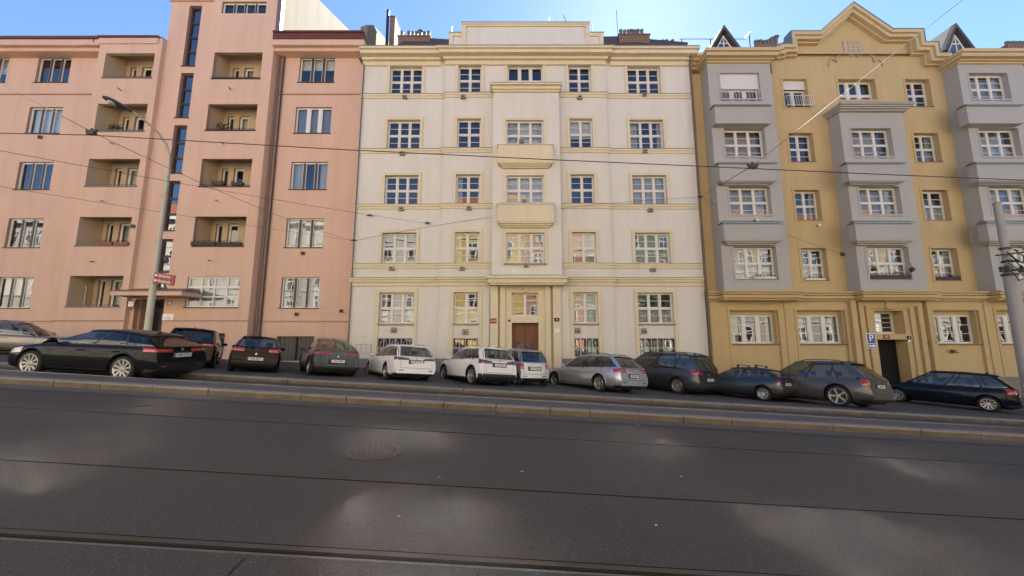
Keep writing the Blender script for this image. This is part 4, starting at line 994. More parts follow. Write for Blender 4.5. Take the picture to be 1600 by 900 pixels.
# cover between moulding and wall
bk=[(out[i],poly[i]) for i in range(n_)]
for i in range(n_-1):
    (a_,b_)=bk[i]; (c_,d_)=bk[i+1]
    pass
    t=.62
def soffit(poly_,t,y0,y1):
    pass
m.build('gable_cornice',M['ycorn'],B)
fl=MB(); molding(fl,out,[(-.06,-.02,YM-Yc+.08)],YM); fl.build('metal_flashing',M['zinc'],B)
for a,b,z,y in ((bays[0][0],bays[0][1],az(73.5,20.0),YO),(bays[2][0],bays[2][1],az(75,20.0),YO)):
    m=MB()
    for p,t0,t1 in ((.6,0,.2),(.48,.2,.42),(.24,.42,.50),(.1,.50,.60)): m.box(a-p*.5,b+p*.5,y-p,YM+.3,z-t1,z-t0)
    m.build('main_cornice',M['ycorn'],B)
for a,b in ((F0+.02,bays[0][0]),(bays[2][1],F1)):
    z=az(82,20.8); m=MB()
    for p,t0,t1 in ((.6,0,.2),(.48,.2,.42),(.28,.42,.56),(.1,.56,.75)): m.box(a,b,YM-p,YM+.3,z-t1,z-t0)
    m.build('main_cornice',M['ycorn'],B)
# roof
m=MB(); zr0=az(77,20.8)
m.q([(F0,21.2,zr0),(F1,21.2,zr0),(F1,23,zr0+1.7),(F0,23,zr0+1.7)][::1]); m.q([(F0,23,zr0+1.7),(F1,23,zr0+1.7),(F1,33,zr0+1.7),(F0,33,zr0+1.7)]); m.q([(F0,21.2,zr0),(F0,23,zr0+1.7),(F0,33,zr0+1.7),(F0,33,zW)])
m.build('roof',M['slate'],B)
def dormer(px,w2,pyt,pyb,y,yb_):
    X,Zt=at(px,pyt,y); Zb=az(pyb,y); h=(ax(px+w2,pyb,y)-ax(px-w2,pyb,y))/2
    m=MB(); ov=.25
    A=(X-h-ov*.5,Zb-.25); T=(X,Zt); C_=(X+h+ov*.5,Zb-.25); th=.16
    m.q([(A[0],y-ov,A[1]),(T[0],y-ov,T[1]),(T[0],yb_,T[1]),(A[0],yb_,A[1])]); m.q([(T[0],y-ov,T[1]),(C_[0],y-ov,C_[1]),(C_[0],yb_,C_[1]),(T[0],yb_,T[1])])
    # thick verge
    m.prism([A,T,(X,Zt-th*1.9),(X-h+ov*.2,Zb-.25)],y-ov,y-ov+.3); m.prism([T,C_,(X+h-ov*.2,Zb-.25),(X,Zt-th*1.9)],y-ov,y-ov+.3)
    m.q([(A[0],y+.2,A[1]),(C_[0],y+.2,C_[1]),(T[0],y+.2,T[1])])
    d=m.build('dormer',M['slate'],B)
    m=MB(); 
    s_=.60; q=[(X-h*s_,Zb-.2),(X+h*s_,Zb-.2),(X,Zb-.2+(Zt-Zb)*s_*1.15)]
    m.prism(q,y-.02,y+.1,0); m.build('dormer_window',M['glassd'],d)
    m=MB(); m.tube([(q[0][0],y-.04,q[0][1]),(q[2][0],y-.04,q[2][1]),(q[1][0],y-.04,q[1][1])],.05,6); m.tube([(X,y-.04,q[0][1]),(X,y-.04,q[2][1])],.035,6); m.box(X-h*.35,X+h*.35,y-.07,y-.02,(q[0][1]*.55+q[2][1]*.45)-.03,(q[0][1]*.55+q[2][1]*.45)+.03); m.build('dormer_frame',M['white'],d)
dormer(1128,21,43,74,22.0,25); dormer(1487,22,40,77,22.0,25)
def ystack(px0,px1,pyt,y):
    m=MB(); x0,x1=ax(px0,pyt,y),ax(px1,pyt,y); m.box(x0,x1,y,y+.5,18.5,az(pyt,y)); m.build('chimney',M['brick'],B)
ystack(1180,1219,69.5,23); pots([1183.5,1190,1196,1202.5],60,69.5,23,.12); pots([1208.5,1214.5],56,69.5,23,.13,(1,))
ystack(1574,1612,68,22.6); pots([1577,1582,1587,1592,1597,1603],62,68,22.6,.10)
m=MB(); y=22.8
m.tube([(ax(1062,61,y),y,az(61,y)),(ax(1165,61.5,y),y,az(61,y,1165))],.022,5); m.tube([(ax(1065,61,y),y,az(61,y)),(ax(1065,61,y),y,az(72,y))],.03,6); m.tube([(ax(1110,61,y),y,az(61,y)),(ax(1110,61,y),y,az(72,y))],.03,6); m.build('snow_rail',M['dkmetal'],B)
# tv antenna
m=MB(); x,z=at(1172,70,22.5); zt_=at(1171,52,22.5)[1]; m.tube([(x,22.5,z-.3),(x,22.5,zt_)],.03,6)
for k in range(5): m.tube([(x-.35+.1*k,22.3,zt_-.35+.09*k),(x-.25+.1*k,22.8,zt_-.28+.09*k)],.018,5)
m.tube([(x-.4,22.55,zt_-.4),(x+.2,22.55,zt_+.1)],.02,5); m.build('tv_antenna',M['dkmetal'],B)
# relief cartouche
X,Z=at(1333,75,YM); m=MB()
m.prism([(X-.62,Z-.35),(X-.66,Z+.45),(X-.45,Z+.52),(X,Z+.62),(X+.45,Z+.52),(X+.66,Z+.45),(X+.62,Z-.35),(X+.3,Z-.42),(X,Z-.6),(X-.3,Z-.42)],YM-.05,YM+.01)
for k in range(3):
    for j in range(3): m.ico((X-.3+.3*k,YM-.05,Z-.2+.28*j),.12,0,1,(1,.4,1))
for s_ in (-1,1):
    m.tube([(X+s_*.1,YM-.03,Z-.62),(X+s_*.5,YM-.03,Z-.42),(X+s_*.85,YM-.03,Z-.4),(X+s_*1.15,YM-.03,Z-.62),(X+s_*1.2,YM-.03,Z-.95),(X+s_*1.5,YM-.03,Z-.78),(X+s_*1.68,YM-.03,Z-1.05),(X+s_*1.72,YM-.03,Z-1.35)],[.08,.07,.08,.07,.09,.06,.07,.03],8)
m.build('relief_ornament',mat('relief_plaster',(.44,.34,.22),.9,bump=.3,scale=30),B)
# small metal balcony grilles at top windows
def balgrille(a,b,z0,z1,y):
    m=MB(); m.box(a,b,y-.3,y-.27,z1-.03,z1); m.box(a,b,y-.28,y-.25,z0,z0+.03)
    for k in range(13): x=a+(b-a)*k/12; m.tube([(x,y-.28,z0),(x+.03,y-.3,z0+(z1-z0)*.3),(x-.02,y-.28,z0+(z1-z0)*.65),(x,y-.28,z1)],.013,5)
    for x in (a,b): m.box(x-.015,x+.015,y-.28,y+.05,z1-.03,z1); m.box(x-.015,x+.015,y-.28,y+.05,z0,z0+.03)
    return m.build('balcony_grille',M['white'],B)
balgrille(xB[0][0],xB[0][1],15.9,16.55,YO+.15); balgrille(xN[0][0]-.05,xN[0][1]+.1,15.95,16.6,YM)
pipe(F1-3,21.2,-3,18,.07,'pipe',B); pipe(bays[2][1]+.2,21.2,-2.5,az(100,21),.08,'pipe',B,True,[(bays[2][1]+.1,20.9,az(95,21))])
for px,py,y,s_ in ((1180,345,20.1,.13),(1277,353,YM,.13)):
    X,Z=at(px,py,y); m=MB(); m.tube([(X,y-.18,Z),(X,y+.02,Z)],.08,10); m.build('flue_outlet',M['chrome'],B)
for px,py,y in ((1315,397,YM),(1489,549,YG)):
    X,Z=at(px,py,y); m=MB(); m.box(X-.09,X+.09,y-.08,y+.01,Z-.1,Z+.1); m.tube([(X,y-.1,Z),(X+.12,y-.16,Z-.06)],.03,6); m.build('wall_bracket',M['pipe'],B)
X,Z=at(1452,537,YG); r=empty('wall_bracket_lamp',(X,YG,Z),'small dark triangular bracket on the yellow wall right of its entrance','bracket'); m=MB(); m.tube([(-.17,-.02,.1),(.17,-.25,.1),(.02,-.05,-.2)],.018,5); m.tube([(-.17,-.02,.1),(.02,-.05,-.2)],.018,5); m.build('bracket',M['dkmetal'],r)
# flower boxes of the yellow house
planter('flower_box',xB[1][0]+.05,xB[1][1]-.05,YO+.06,5.02,'dark red flower box filling the sill of the lowest window of the middle grey oriel','boxd','leafr',.2)
planter('flower_box',xN[1][0]+.05,xN[1][1]-.05,YM+.06,5.06,'bushy dark green flower box in the narrow window right of the middle grey oriel','boxd','leaf',.2)
planter('flower_box',xB[0][0]+1.0,xB[0][1]-.1,YO+.06,5.02,'low flower box with leafy plants in the lowest window of the left grey oriel','white','leaf',.12)
planter('flower_box',xN[0][0]+.1,xN[0][1]-.2,YM+.06,5.06,'low white flower box in the narrow window between left and middle grey oriels','white','leaf',.12)
for px,s_ in ((1365,0),(1425,1)):
    X,Z=at(px,421,YO-.15); r=empty('hanging_basket',(X,YO-.15,Z),'small dark hanging plant beside the lowest middle oriel window, on its '+('right' if s_ else 'left')+' side','hanging plant'); m=MB()
    m.ico((0,0,0),.13,0,2,(1,1,1),.25); m.build('plant',M['leaf'],r); m=MB(); m.tube([(0,0,.1),(0,.02,.35),(0,.16,.38)],.01,5); m.build('hook',M['dkmetal'],r)
plate(1385,526,YG-.07,.36,.22,['877'],'signred','signwhite','red house number plate at the left end of the lintel over the dark yellow-house door','house sign',.12)
plate(1420.5,527.5,YG-.07,.24,.18,['6'],'black','signwhite','small black number plate right of the dark yellow-house door','house sign',.14)
plate(1421,532.5,YG-.07,.14,.08,[''],'signwhite','black','tiny white label right under the black plate of the yellow house','label plate',.05,'label_plate')
# pink house signs
plate(205,475,21.0,.36,.34,['15'],'signwhite','signred','white square plate with red border left of the pink house entrance','house sign',.16,border='signred')
plate(204,482.5,21.0,.16,.12,[''],'pipe','signwhite','tiny brown plate beneath the red bordered plate of the pink house','label plate',.05,'label_plate')
plate(265.5,473.5,21.25,.24,.24,['8'],'signwhite','black','small white plate with black border right of the pink house entrance','house sign',.15,border='black')
plate(262.5,495.5,21.25,.62,.38,['+','ordinace'],'signwhite','black','white rectangular notice board on the pink wall right of the entrance','notice board',.1,'notice_board')
# ================================================================ CARS
def lerp(a,b,t): return a+(b-a)*t
def tab(t,xs):
    for i in range(len(xs)-1):
        if t<=xs[i+1][0]:
            a,b=xs[i],xs[i+1]; u=(t-a[0])/(b[0]-a[0]) if b[0]>a[0] else 0; u=max(0,min(1,u)); return a[1]+(b[1]-a[1])*u
    return xs[-1][1]
def smooth_tab(t,xs):
    for i in range(len(xs)-1):
        if t<=xs[i+1][0]:
            a,b=xs[i],xs[i+1]; u=max(0,min(1,(t-a[0])/(b[0]-a[0]))); u=u*u*(3-2*u); return a[1]+(b[1]-a[1])*u
    return xs[-1][1]
FAC=[(0,.86),(.06,.945),(.16,.975),(.35,.995),(.55,1.0),(.74,.985),(.88,.955),(.96,.925),(1,.885)]
def boolean_cut(me,cutter_me):
    a=bpy.data.objects.new('tmpa',me); b=bpy.data.objects.new('tmpb',cutter_me); C.objects.link(a); C.objects.link(b)
    md=a.modifiers.new('b','BOOLEAN'); md.operation='DIFFERENCE'; md.object=b; md.solver='EXACT'; md.material_mode='TRANSFER'
    dg=bpy.context.evaluated_depsgraph_get(); dg.update(); r=bpy.data.meshes.new_from_object(a.evaluated_get(dg))
    bpy.data.objects.remove(a); bpy.data.objects.remove(b); return r
def make_wheel(root,x,y,r,side,rs,nsp,style,parts):
    tw=.205
    if 'tyre' not in parts:
        m=MB(); prof=[(rs*r,-.09),(rs*r+.01,-.1),(r*.9,-.105),(r*.975,-.085),(r,-.05),(r,.05),(r*.975,.085),(r*.9,.105),(rs*r+.01,.1),(rs*r,.09)]
        P=[[(p[1],p[0]*math.cos(2*math.pi*k/28),p[0]*math.sin(2*math.pi*k/28)) for p in prof] for k in range(29)]
        m.grid(P,0,True); parts['tyre']=m.mesh('tyre',M['tyre'])
        m=MB(); ro=rs*r
        prof=[(ro+.012,.088),(ro+.002,.1),(ro-.014,.095),(ro-.03,.06),(ro-.035,-.05)]
        m.grid([[(p[1],p[0]*math.cos(2*math.pi*k/28),p[0]*math.sin(2*math.pi*k/28)) for p in prof] for k in range(29)],0,True)
        m.q([(.0,(ro-.01)*math.cos(2*math.pi*k/28),(ro-.01)*math.sin(2*math.pi*k/28)) for k in range(28)],1)
        for k in range(nsp):
            a0=2*math.pi*k/nsp+.3
            for off in ((-.13,.13) if style=='split' else (0,)):
                w0,w1=(.022,.014) if style=='split' else ((.022,.032) if style=='wide' else (.018,.016))
                w0*=r/.33; w1*=r/.33
                def pt(rad,tt,ang,xx): 
                    return (xx,rad*math.cos(ang)-tt*math.sin(ang),rad*math.sin(ang)+tt*math.cos(ang))
                a1=a0+off; ai=a0+off*.4
                q=[pt(.05,-w0,ai,.078),pt(.05,w0,ai,.078),pt(ro-.012,w1,a1,.088),pt(ro-.012,-w1,a1,.088)]
                q2=[(p[0]-.035,p[1],p[2]) for p in q]
                m.q(q,0); 
                for i in range(4): j=(i+1)%4; m.q([q[i],q2[i],q2[j],q[j]],0)
        m.tube([(.03,0,0),(.09,0,0),(.092,0,0)],[.07*r/.33,.065*r/.33,.05*r/.33],12)
        parts['rim']=m.mesh('rim',[M['rim'],M['rimd']])
    t=bpy.data.objects.new('wheel',parts['tyre']); C.objects.link(t); t.parent=root; t.location=(side*x,y,r); t.rotation_euler=(random.uniform(0,6),0,0 if side>0 else math.pi)
    q=bpy.data.objects.new('rim',parts['rim']); C.objects.link(q); q.parent=t
def car(label,X,Y,phi,L=4.5,W=1.8,H=1.48,WB=2.65,RO=.95,r=.32,col='white_p',name='parked_car',zb=.2,belt=(.93,.88),hood=.80,nose=.66,
        ws=(.70,.50),rw=(.02,.17),wr=.68,roofdrop=.05,knots=None,privacy=False,clad=None,tl=None,plate_=None,plz=.78,rails=False,bars=False,spokes=(5,'split'),rs=.68,sep=None,
        bumper_dark=.36,antenna=True,tlm='tail',rails_col='dkmetal',rwin=(.07,.12,.06),mirror='paint',rearround=.0,deco=None,fac_end=.88,tum=.11,plate_txt='3AX 1928',badge=True,cat='car',hoodbulge=0.02,notch=None):
    """local frame: origin on the ground at the middle of the rear bumper, +Y forward, X to the right"""
    P=M[col]; hw=W/2
    z0=gz(X,Y)
    dy=(gz(X-2*math.sin(phi)*0,Y+.8)-gz(X,Y-.2)) if Y>11.9 else 0
    sly=-.085 if Y>11.8 and Y<15.5 else (-.024 if Y>=15.5 else 0)
    n=Vector((-SL,-sly,1)).normalized()
    f=Vector((-math.sin(phi),math.cos(phi),0)); f=(f-n*f.dot(n)).normalized(); rt=f.cross(n)
    rot=Matrix((rt,f,n)).transposed().to_euler()
    root=empty(name,(X,Y,z0),label,cat,'parked cars along the street',rot=rot)
    zbelt_r,zbelt_f=belt; ywb=L*ws[0]; ywt=L*ws[1]; yrb,yrt=rw[0]*L,rw[1]*L   # windscreen base/top, rear window base/top (fraction of L)
    def ztop(y):
        if notch and y<yrb: return smooth_tab(y,[(0,notch-.06),(.12,notch),(yrb,zbelt_r)])
        if y<=ywb: return lerp(zbelt_r,zbelt_f,max(0,(y-yrb))/(ywb-yrb))
        return tab(y,[(ywb,zbelt_f),(ywb+(L-ywb)*.35,lerp(zbelt_f,hood,.45)),(L-.45,hood-.02),(L-.12,nose+.04),(L,nose-.06)])
    def hwid(y): return hw*tab(y,[(0,fac_end),(.06,fac_end+.035),(.18,.955),(.4,.98),(.8,1),(L*.5,1),(L-.9,.985),(L-.45,.94),(L-.2,.86),(L-.06,.74),(L,.62)])
    def zlow(y): return zb+ .06*max(0,1-y/.25)+.05*max(0,1-(L-y)/.3)
    def shift(y,z):
        k=max(0,1-y/.55)
        s=tab(z,[(0,.14),(.26,.05),(.36,0),(.58,0),(.66,.035),(1.1,.035+tum)])
        return k*s
    def sec(y,zr):
        zl,zt=zlow(y),ztop(y); z=lerp(zl,zt,zr); return hwid(y)*tab(zr,FAC),y+shift(y,z),z
    ZR=[0,.04,.1,.2,.32,.45,.58,.7,.8,.88,.94,.98,1]
    ys=[0,.03,.08,.16,.28,.42,.58,.76,.95]; ys+= [L*t for t in (.26,.32,.38,.44,.5,.56,.62,.67,.72,.77)]+[L-.8,L-.6,L-.45,L-.32,L-.2,L-.12,L-.06,L-.02,L]
    ys=sorted(set(ys)); ys=[y for i,y in enumerate(ys) if i==0 or y-ys[i-1]>.015]
    rings=[]
    for y in ys:
        half=[sec(y,z) for z in ZR]
        zt=half[-1][2]; wt=half[-1][0]
        bul=hoodbulge if y>ywb else .012
        mid=[(wt*.8,half[-1][1],zt+bul*.6),(wt*.4,half[-1][1],zt+bul)]
        rt=[(x,yy,z) for x,yy,z in half]+mid; lf=[(-x,yy,z) for x,yy,z in rt[::-1]]
        rings.append(rt+lf)
    cl=clad if clad else 0
    nz=len(rings[0])
    def mi(i,j):
        yy=(ys[i]+ys[min(i+1,len(ys)-1)])/2; jj=j if j<nz//2 else nz-1-j
        zz=rings[i][min(j,nz-1)][2]
        if zz<bumper_dark and yy<.3: return 1
        if clad and zz<clad: return 1
        if jj>=nz-1 or (jj>=len(ZR)+0 and yrb+.05<yy<ywb-.05): return 0
        return 0
    m=MB(); m.grid(rings,mi,True,closed=True)
    m.q(rings[0][::-1],0,False); m.q(rings[-1],0,False)
    # flip consistency handled by recalc
    body=m.mesh('body',[P,M['trimp'],M['black']],weld=True)
    cut=MB()
    for y in (RO,RO+WB):
        for s in (-1,1):
            cut.tube([(s*(hw-.36),y,r+.015),(s*(hw+.1),y,r+.015)],r+.06,28,0)
    cm=cut.mesh('cut',[M['black']],weld=True)
    try: body=boolean_cut(body,cm)
    except Exception as e: print('bool fail',e)
    if len(body.materials)<3: print('mats',len(body.materials))
    # boolean TRANSFER adds the cutter material
    for p in body.polygons: p.use_smooth=True
    body.set_sharp_from_angle(angle=R(32)); 
    bo=bpy.data.objects.new('body',body); C.objects.link(bo); bo.parent=root
    # underbody
    m=MB(); m.box(-hw+.25,hw-.25,.25,L-.3,zb-.05,zb+.1); m.build('underbody',M['black'],root)
    # arches lips
    for y in (RO,RO+WB):
        for s in (-1,1):
            m=MB(); pts=[]; 
            for k in range(15):
                a=R(-8+196*k/14); yy=y+(r+.065)*math.cos(a); zz=r+.015+(r+.065)*math.sin(a)
                zt=ztop(yy); zl=zlow(yy); zr=max(0,min(1,(zz-zl)/(zt-zl))); x=hwid(yy)*tab(zr,FAC)
                pts.append((s*(x+.004),yy,zz))
            m.tube(pts,.02 if clad else .011,6); m.build('wheel_arch',M['trimp'] if clad else P,root)
    # greenhouse
    wbv=lambda y:hwid(y)*.885
    zr_=lambda y:H-.02-roofdrop*max(0,(lerp(yrt,ywt,.55)-y)/(lerp(yrt,ywt,.55)-yrt))**1.6-.03*max(0,(y-lerp(yrt,ywt,.55))/(ywt-lerp(yrt,ywt,.55)))**1.5
    wrv=lambda t:hw*wr*tab(t,[(0,.93),(.12,.98),(.35,1),(.8,.99),(1,.93)])
    # knots front(1) .. rear(0) parameter u in the side strip, bottom and top share u unless given
    kn=knots or [(0,0,'p'),(.06,.10,'g'),(.30,.30,'p'),(.33,.33,'g'),(.59,.56,'d'),(.62,.59,'g'),(.97,.97,'p'),(1,1,'e')]
    def side_pt(u_b,u_t,v,s):
        yb=lerp(yrb,ywb,u_b); yt=lerp(yrt,ywt,u_t)
        xb,zb_=wbv(yb),ztop(yb)-.004; xt,zt_=wrv(u_t),zr_(yt)-.055
        b=.035*math.sin(v*math.pi)
        return (s*(lerp(xb,xt,v)+b),lerp(yb,yt,v),lerp(zb_,zt_,v)+b*.2)
    fr=MB(); NV=7
    for s in (-1,1):
        gi=0
        for i in range(len(kn)-1):
            ub0,ut0,t=kn[i]; ub1,ut1,_=kn[i+1]
            nn=max(1,int((ub1-ub0)*12))
            def ptf(a,v): return side_pt(lerp(ub0,ub1,a),lerp(ut0,ut1,a),v,s)
            if t=='g':
                g=MB(); A=[[ptf(a/nn,v) for v in [.07+.86*k/(NV-1) for k in range(NV)]] for a in range(nn+1)]; 
                g.grid(A if s<0 else A[::-1],0,True)
                dark=privacy and ub1<.6
                g.build('side_window',M['cardark'] if dark else M['carglass'],root)
                for v0,v1 in ((0,.07),(.93,1)):
                    A=[[ptf(a/nn,v) for v in (v0,v1)] for a in range(nn+1)]; fr.grid(A,0 if v0>.5 or True else 1,True)
            else:
                A=[[ptf(a/nn,k/(NV-1)) for k in range(NV)] for a in range(nn+1)]; fr.grid(A,1 if t=='d' else 0,True)
    # roof
    NR=12; RP=[]
    for i in range(NR+1):
        t=i/NR; y=lerp(yrt,ywt,t); w_=wrv(t); z=zr_(y); row=[]
        for xx,dz in ((-1,-.055),(-.975,-.028),(-.93,-.01),(-.7,.006),(-.35,.018),(0,.022),(.35,.018),(.7,.006),(.93,-.01),(.975,-.028),(1,-.055)): row.append((xx*w_,y,z+dz))
        RP.append(row)
    fr.grid(RP,0,True)
    # windscreen and rear window
    def screen(y_b,y_t,ub,ut,bulge,sgn,brd,nm,mt):
        xb,zb_=wbv(y_b),ztop(y_b)-.004; xt=wrv(ut); zt_=zr_(y_t)
        def pt(h,v):
            w_=lerp(xb,xt,v); x=w_*h; bb=bulge*(1-h*h)
            edge=-.055*(v) if abs(h)>.99 else 0
            zz=lerp(zb_,zt_+(.022 if abs(h)<.1 else (.018 if abs(h)<.5 else (.006 if abs(h)<.8 else -.01))),v) if abs(h)<.96 else lerp(zb_,zt_-.055,v)
            return (x,lerp(y_b,y_t,v)+sgn*bb*(.3+.7*(1-v)),zz)
        side,top,bot=brd
        hs=[-1,-1+side]+[-1+side+(2-2*side)*k/8 for k in range(1,8)]+[1-side,1]
        vs=[0,bot,bot+(1-top-bot)*.33,bot+(1-top-bot)*.67,1-top,1]
        g=MB(); G=[[pt(h,v) for v in vs[1:5]] for h in hs[1:-1]]; g.grid(G,0,True); g.build(nm,mt,root)
        for a,b in ((0,1),(len(hs)-2,len(hs)-1)): fr.grid([[pt(hs[k],v) for v in vs] for k in (a,b)],2 if nm=='windscreen' else 0,True)
        for a,b in ((0,1),(4,5)): fr.grid([[pt(h,vs[k]) for k in (a,b)] for h in hs[1:-1]],2 if nm=='windscreen' or a==0 and False else 0,True)
        return pt
    screen(ywb,ywt,1,1,.10,1,(.04,.04,.03),'windscreen',M['carglass'])
    rp=screen(yrb,yrt,0,0,.05,-1,rwin,'rear_window',M['cardark'] if privacy else M['carglass'])
    go=fr.build('roof',[P,M['trimp'],M['trimp']],root,weld=True,angle=35)
    # spoiler lip on top of the rear window
    m=MB(); w_=wrv(0)*.97; zt_=zr_(yrt)
    if not notch:
        m.hexa([(-w_,yrt-.13,zt_-.055),(w_,yrt-.13,zt_-.055),(w_,yrt+.03,zt_-.05),(-w_,yrt+.03,zt_-.05)],[(-w_*.97,yrt-.14,zt_-.03),(w_*.97,yrt-.14,zt_-.03),(w_*.96,yrt+.02,zt_+.004),(-w_*.96,yrt+.02,zt_+.004)])
        m.build('spoiler',P,root,bevel=.01)
    # dark interior deck and seats
    m=MB(); 
    m.q([(-hw*.84,yrb+.05,zbelt_r-.1),(hw*.84,yrb+.05,zbelt_r-.1),(hw*.84,ywb-.05,zbelt_f-.1),(-hw*.84,ywb-.05,zbelt_f-.1)])
    ys_=(L*.5,L*.31)
    for k,yy in enumerate(ys_):
        for x in (-.37,.37):
            zt_=zbelt_f+.12; m.hexa([(x-.24,yy,zbelt_f-.2),(x+.24,yy,zbelt_f-.2),(x+.24,yy+.13,zbelt_f-.2),(x-.24,yy+.13,zbelt_f-.2)],[(x-.2,yy-.08,zt_),(x+.2,yy-.08,zt_),(x+.2,yy+.02,zt_),(x-.2,yy+.02,zt_)])
            m.box(x-.12,x+.12,yy-.08,yy+.0,zt_+.03,min(zt_+.2,H-.12))
    m.tube([(-.37+.19*math.cos(a_*.7),L*.585,zbelt_f+.0+.17*math.sin(a_*.7)) for a_ in range(10)],.015,5)
    m.build('seats',M['seat'],root)
    # seams, handles
    def ribbon(mb,y,zr0,zr1,s,w_=.011,off=.003,mi_=0):
        A=[]
        for k in range(9):
            zr=lerp(zr0,zr1,k/8); x,yy,z=sec(y,zr); A.append([(s*(x+off),yy-w_/2,z),(s*(x+off),yy+w_/2,z)])
        mb.grid(A,mi_,False)
    m=MB()
    seam_y=[yrb+(ywb-yrb)*u for u in (kn[2][0] if len(kn)>6 else .3,)]
    ubs=[(k[0]+kn[i+1][0])/2 for i,k in enumerate(kn[:-1]) if k[2] in 'pd' and .1<k[0]<.9]
    ds=[lerp(yrb,ywb,u) for u in ubs]+[ywb-.12]
    for s in (-1,1):
        for y in ds:
            if abs(y-RO)>r+.1 and abs(y-RO-WB)>r+.08: ribbon(m,y,.12,.985,s)
            else: ribbon(m,y,.72,.985,s)
        A=[]; 
        for k in range(12):
            y=lerp(RO+r+.12,RO+WB-r-.12,k/11); x,yy,z=sec(y,.115); A.append([(s*(x+.003),yy,z-.006),(s*(x+.003),yy,z+.006)])
        m.grid(A,0,False)
    # tailgate seam
    for s in (-1,1):
        A=[]
        for k in range(6):
            z=lerp(.5,ztop(0)-.02,k/5); xx=hwid(0)*.80; A.append([(s*xx,shift(0,z)-.003,z),(s*(xx-.01),shift(0,z)-.003,z)])
        m.grid(A,0,False)
    m.grid([[(x,shift(0,.5)-.003,.5),(x,shift(0,.51)-.003,.51)] for x in (-hwid(0)*.8,hwid(0)*.8)],0,False)
    m.build('door_seam',M['black'],root)
    for s in (-1,1):
        for y in ds[:-1] if len(ds)>1 else ds:
            yy=y+.14 if True else y
            x,_,z=sec(yy,.80); m=MB(); m.box(s*(x-.01),s*(x+.03),yy-.0,yy+.19,z-.015,z+.015)
            if r+.1<abs(yy-RO) or True: m.build('door_handle',P,root,bevel=.006)
    # lights: patch builder on the rear corner
    def plan(z,s,off):
        pth=[(0,shift(0,z)),(hwid(0),shift(0,z))]
        zt=max(.3,ztop(.2)); 
        pts=[]
        for y in (0,.03,.08,.16,.28,.42,.58):
            zr=max(0,min(1,(z-zlow(y))/(ztop(y)-zlow(y)))); pts.append((hwid(y)*tab(zr,FAC),y+shift(y,z)))
        path=[(0,pts[0][1]-off)]+[(p[0]+off*(.7 if i else .2),p[1]-off*(.7 if i<2 else 0)) for i,p in enumerate(pts)]
        acc=0
        for i in range(len(path)-1):
            a,b=path[i],path[i+1]; d=math.hypot(b[0]-a[0],b[1]-a[1])
            if acc+d>=s: u=(s-acc)/d; return lerp(a[0],b[0],u),lerp(a[1],b[1],u)
            acc+=d
        return path[-1]
    def patch(mb,s0,s1,z0,z1,side,off=.012,mi_=0,z0b=None,z1b=None,n=10):
        A=[]
        for i in range(n+1):
            t=i/n; s_=lerp(s0,s1,t); za=lerp(z0,z0b if z0b is not None else z0,t); zb_=lerp(z1,z1b if z1b is not None else z1,t); row=[]
            for k in range(5):
                z=lerp(za,zb_,k/4); o=off if 0<i<n and 0<k<4 else .001
                x,y=plan(z,s_,o); row.append((side*x,y,z))
            A.append(row)
        mb.grid(A if side>0 else A[::-1],mi_,True)
    w0=hwid(0)
    tl_=tl or dict(s0=-.34,s1=.22,z0=.74,z1=.90)
    for side in (-1,1):
        m=MB(); patch(m,w0+tl_['s0'],w0+tl_['s1'],tl_['z0'],tl_['z1'],side,.014,0,tl_.get('z0b'),tl_.get('z1b'))
        if tl_.get('white'): patch(m,w0+tl_['s0']+.03,w0+tl_['s0']+.2,lerp(tl_['z0'],tl_['z1'],.05),lerp(tl_['z0'],tl_['z1'],.35),side,.024,1)
        if tl_.get('up'): 
            patch(m,w0+tl_['up'][0],w0+tl_['up'][1],tl_['z1']-.02,tl_['up'][2],side,.012,0)
        o=m.build('tail_light',[M[tlm],M['lampc']],root)
        m=MB(); patch(m,w0-.3,w0-.12,.40,.43,side,.012); m.build('reflector',M['taild'],root)
    # headlights
    for side in (-1,1):
        m=MB(); A=[]
        for i in range(6):
            y=lerp(L-.62,L-.04,i/5); row=[]
            for k in range(3):
                zr=lerp(.70,.93,k/2); x,yy,z=sec(y,zr); row.append((side*(x+.008),yy,z))
            A.append(row)
        m.grid(A if side<0 else A[::-1],0,True); m.build('headlight',M['lampc'],root)
    # grille
    m=MB(); m.box(-.45,.45,L-.01,L+.012,.42,nose-.12); m.build('grille',M['trimp'],root)
    # plate
    pz=plz; m=MB(); py_=shift(0,pz)-.02
    m.box(-.32,.32,py_+.008,py_+.02,pz-.085,pz+.085,1); m.box(-.26,.26,py_-.004,py_+.008,pz-.055,pz+.055,0); m.box(-.26,-.225,py_-.005,py_-.004,pz-.055,pz+.055,2)
    po=m.build('licence_plate',[M['plate'],M['trimp'],M['signblue']],root)
    text_obj('lettering',plate_txt,.105,Matrix.Translation((.015,py_-.007,pz))@Matrix.Rotation(R(90),4,'X')@Matrix.Diagonal((.86,1,1,1)),M['black'],root if False else po,.001)
    if badge:
        bz=min(ztop(0)-.07,pz+.19); 
        if abs(bz-pz)>.1:
            m=MB(); m.tube([(0,shift(0,bz)+.01,bz),(0,shift(0,bz)-.012,bz)],.04,14); m.build('round_badge',M['chrome'],root)
    # lower rear trim / diffuser
    m=MB()
    for side in (-1,1): patch(m,0.0,w0+.25,.235,bumper_dark,side,.012,0,n=14)
    m.build('rear_bumper',M['trimp'],root)
    # mirrors
    for side in (-1,1):
        m=MB(); yb=lerp(yrb,ywb,.93); xb=wbv(yb); z=ztop(yb)+.07
        m.ico((side*(xb+.15),yb-.02,z+.02),.1,0,2,(1.15,.6,.72)); m.tube([(side*(xb-.02),yb,z-.07),(side*(xb+.08),yb,z)],.025,6)
        m.build('mirror',P if mirror=='paint' else M['trimp'],root)
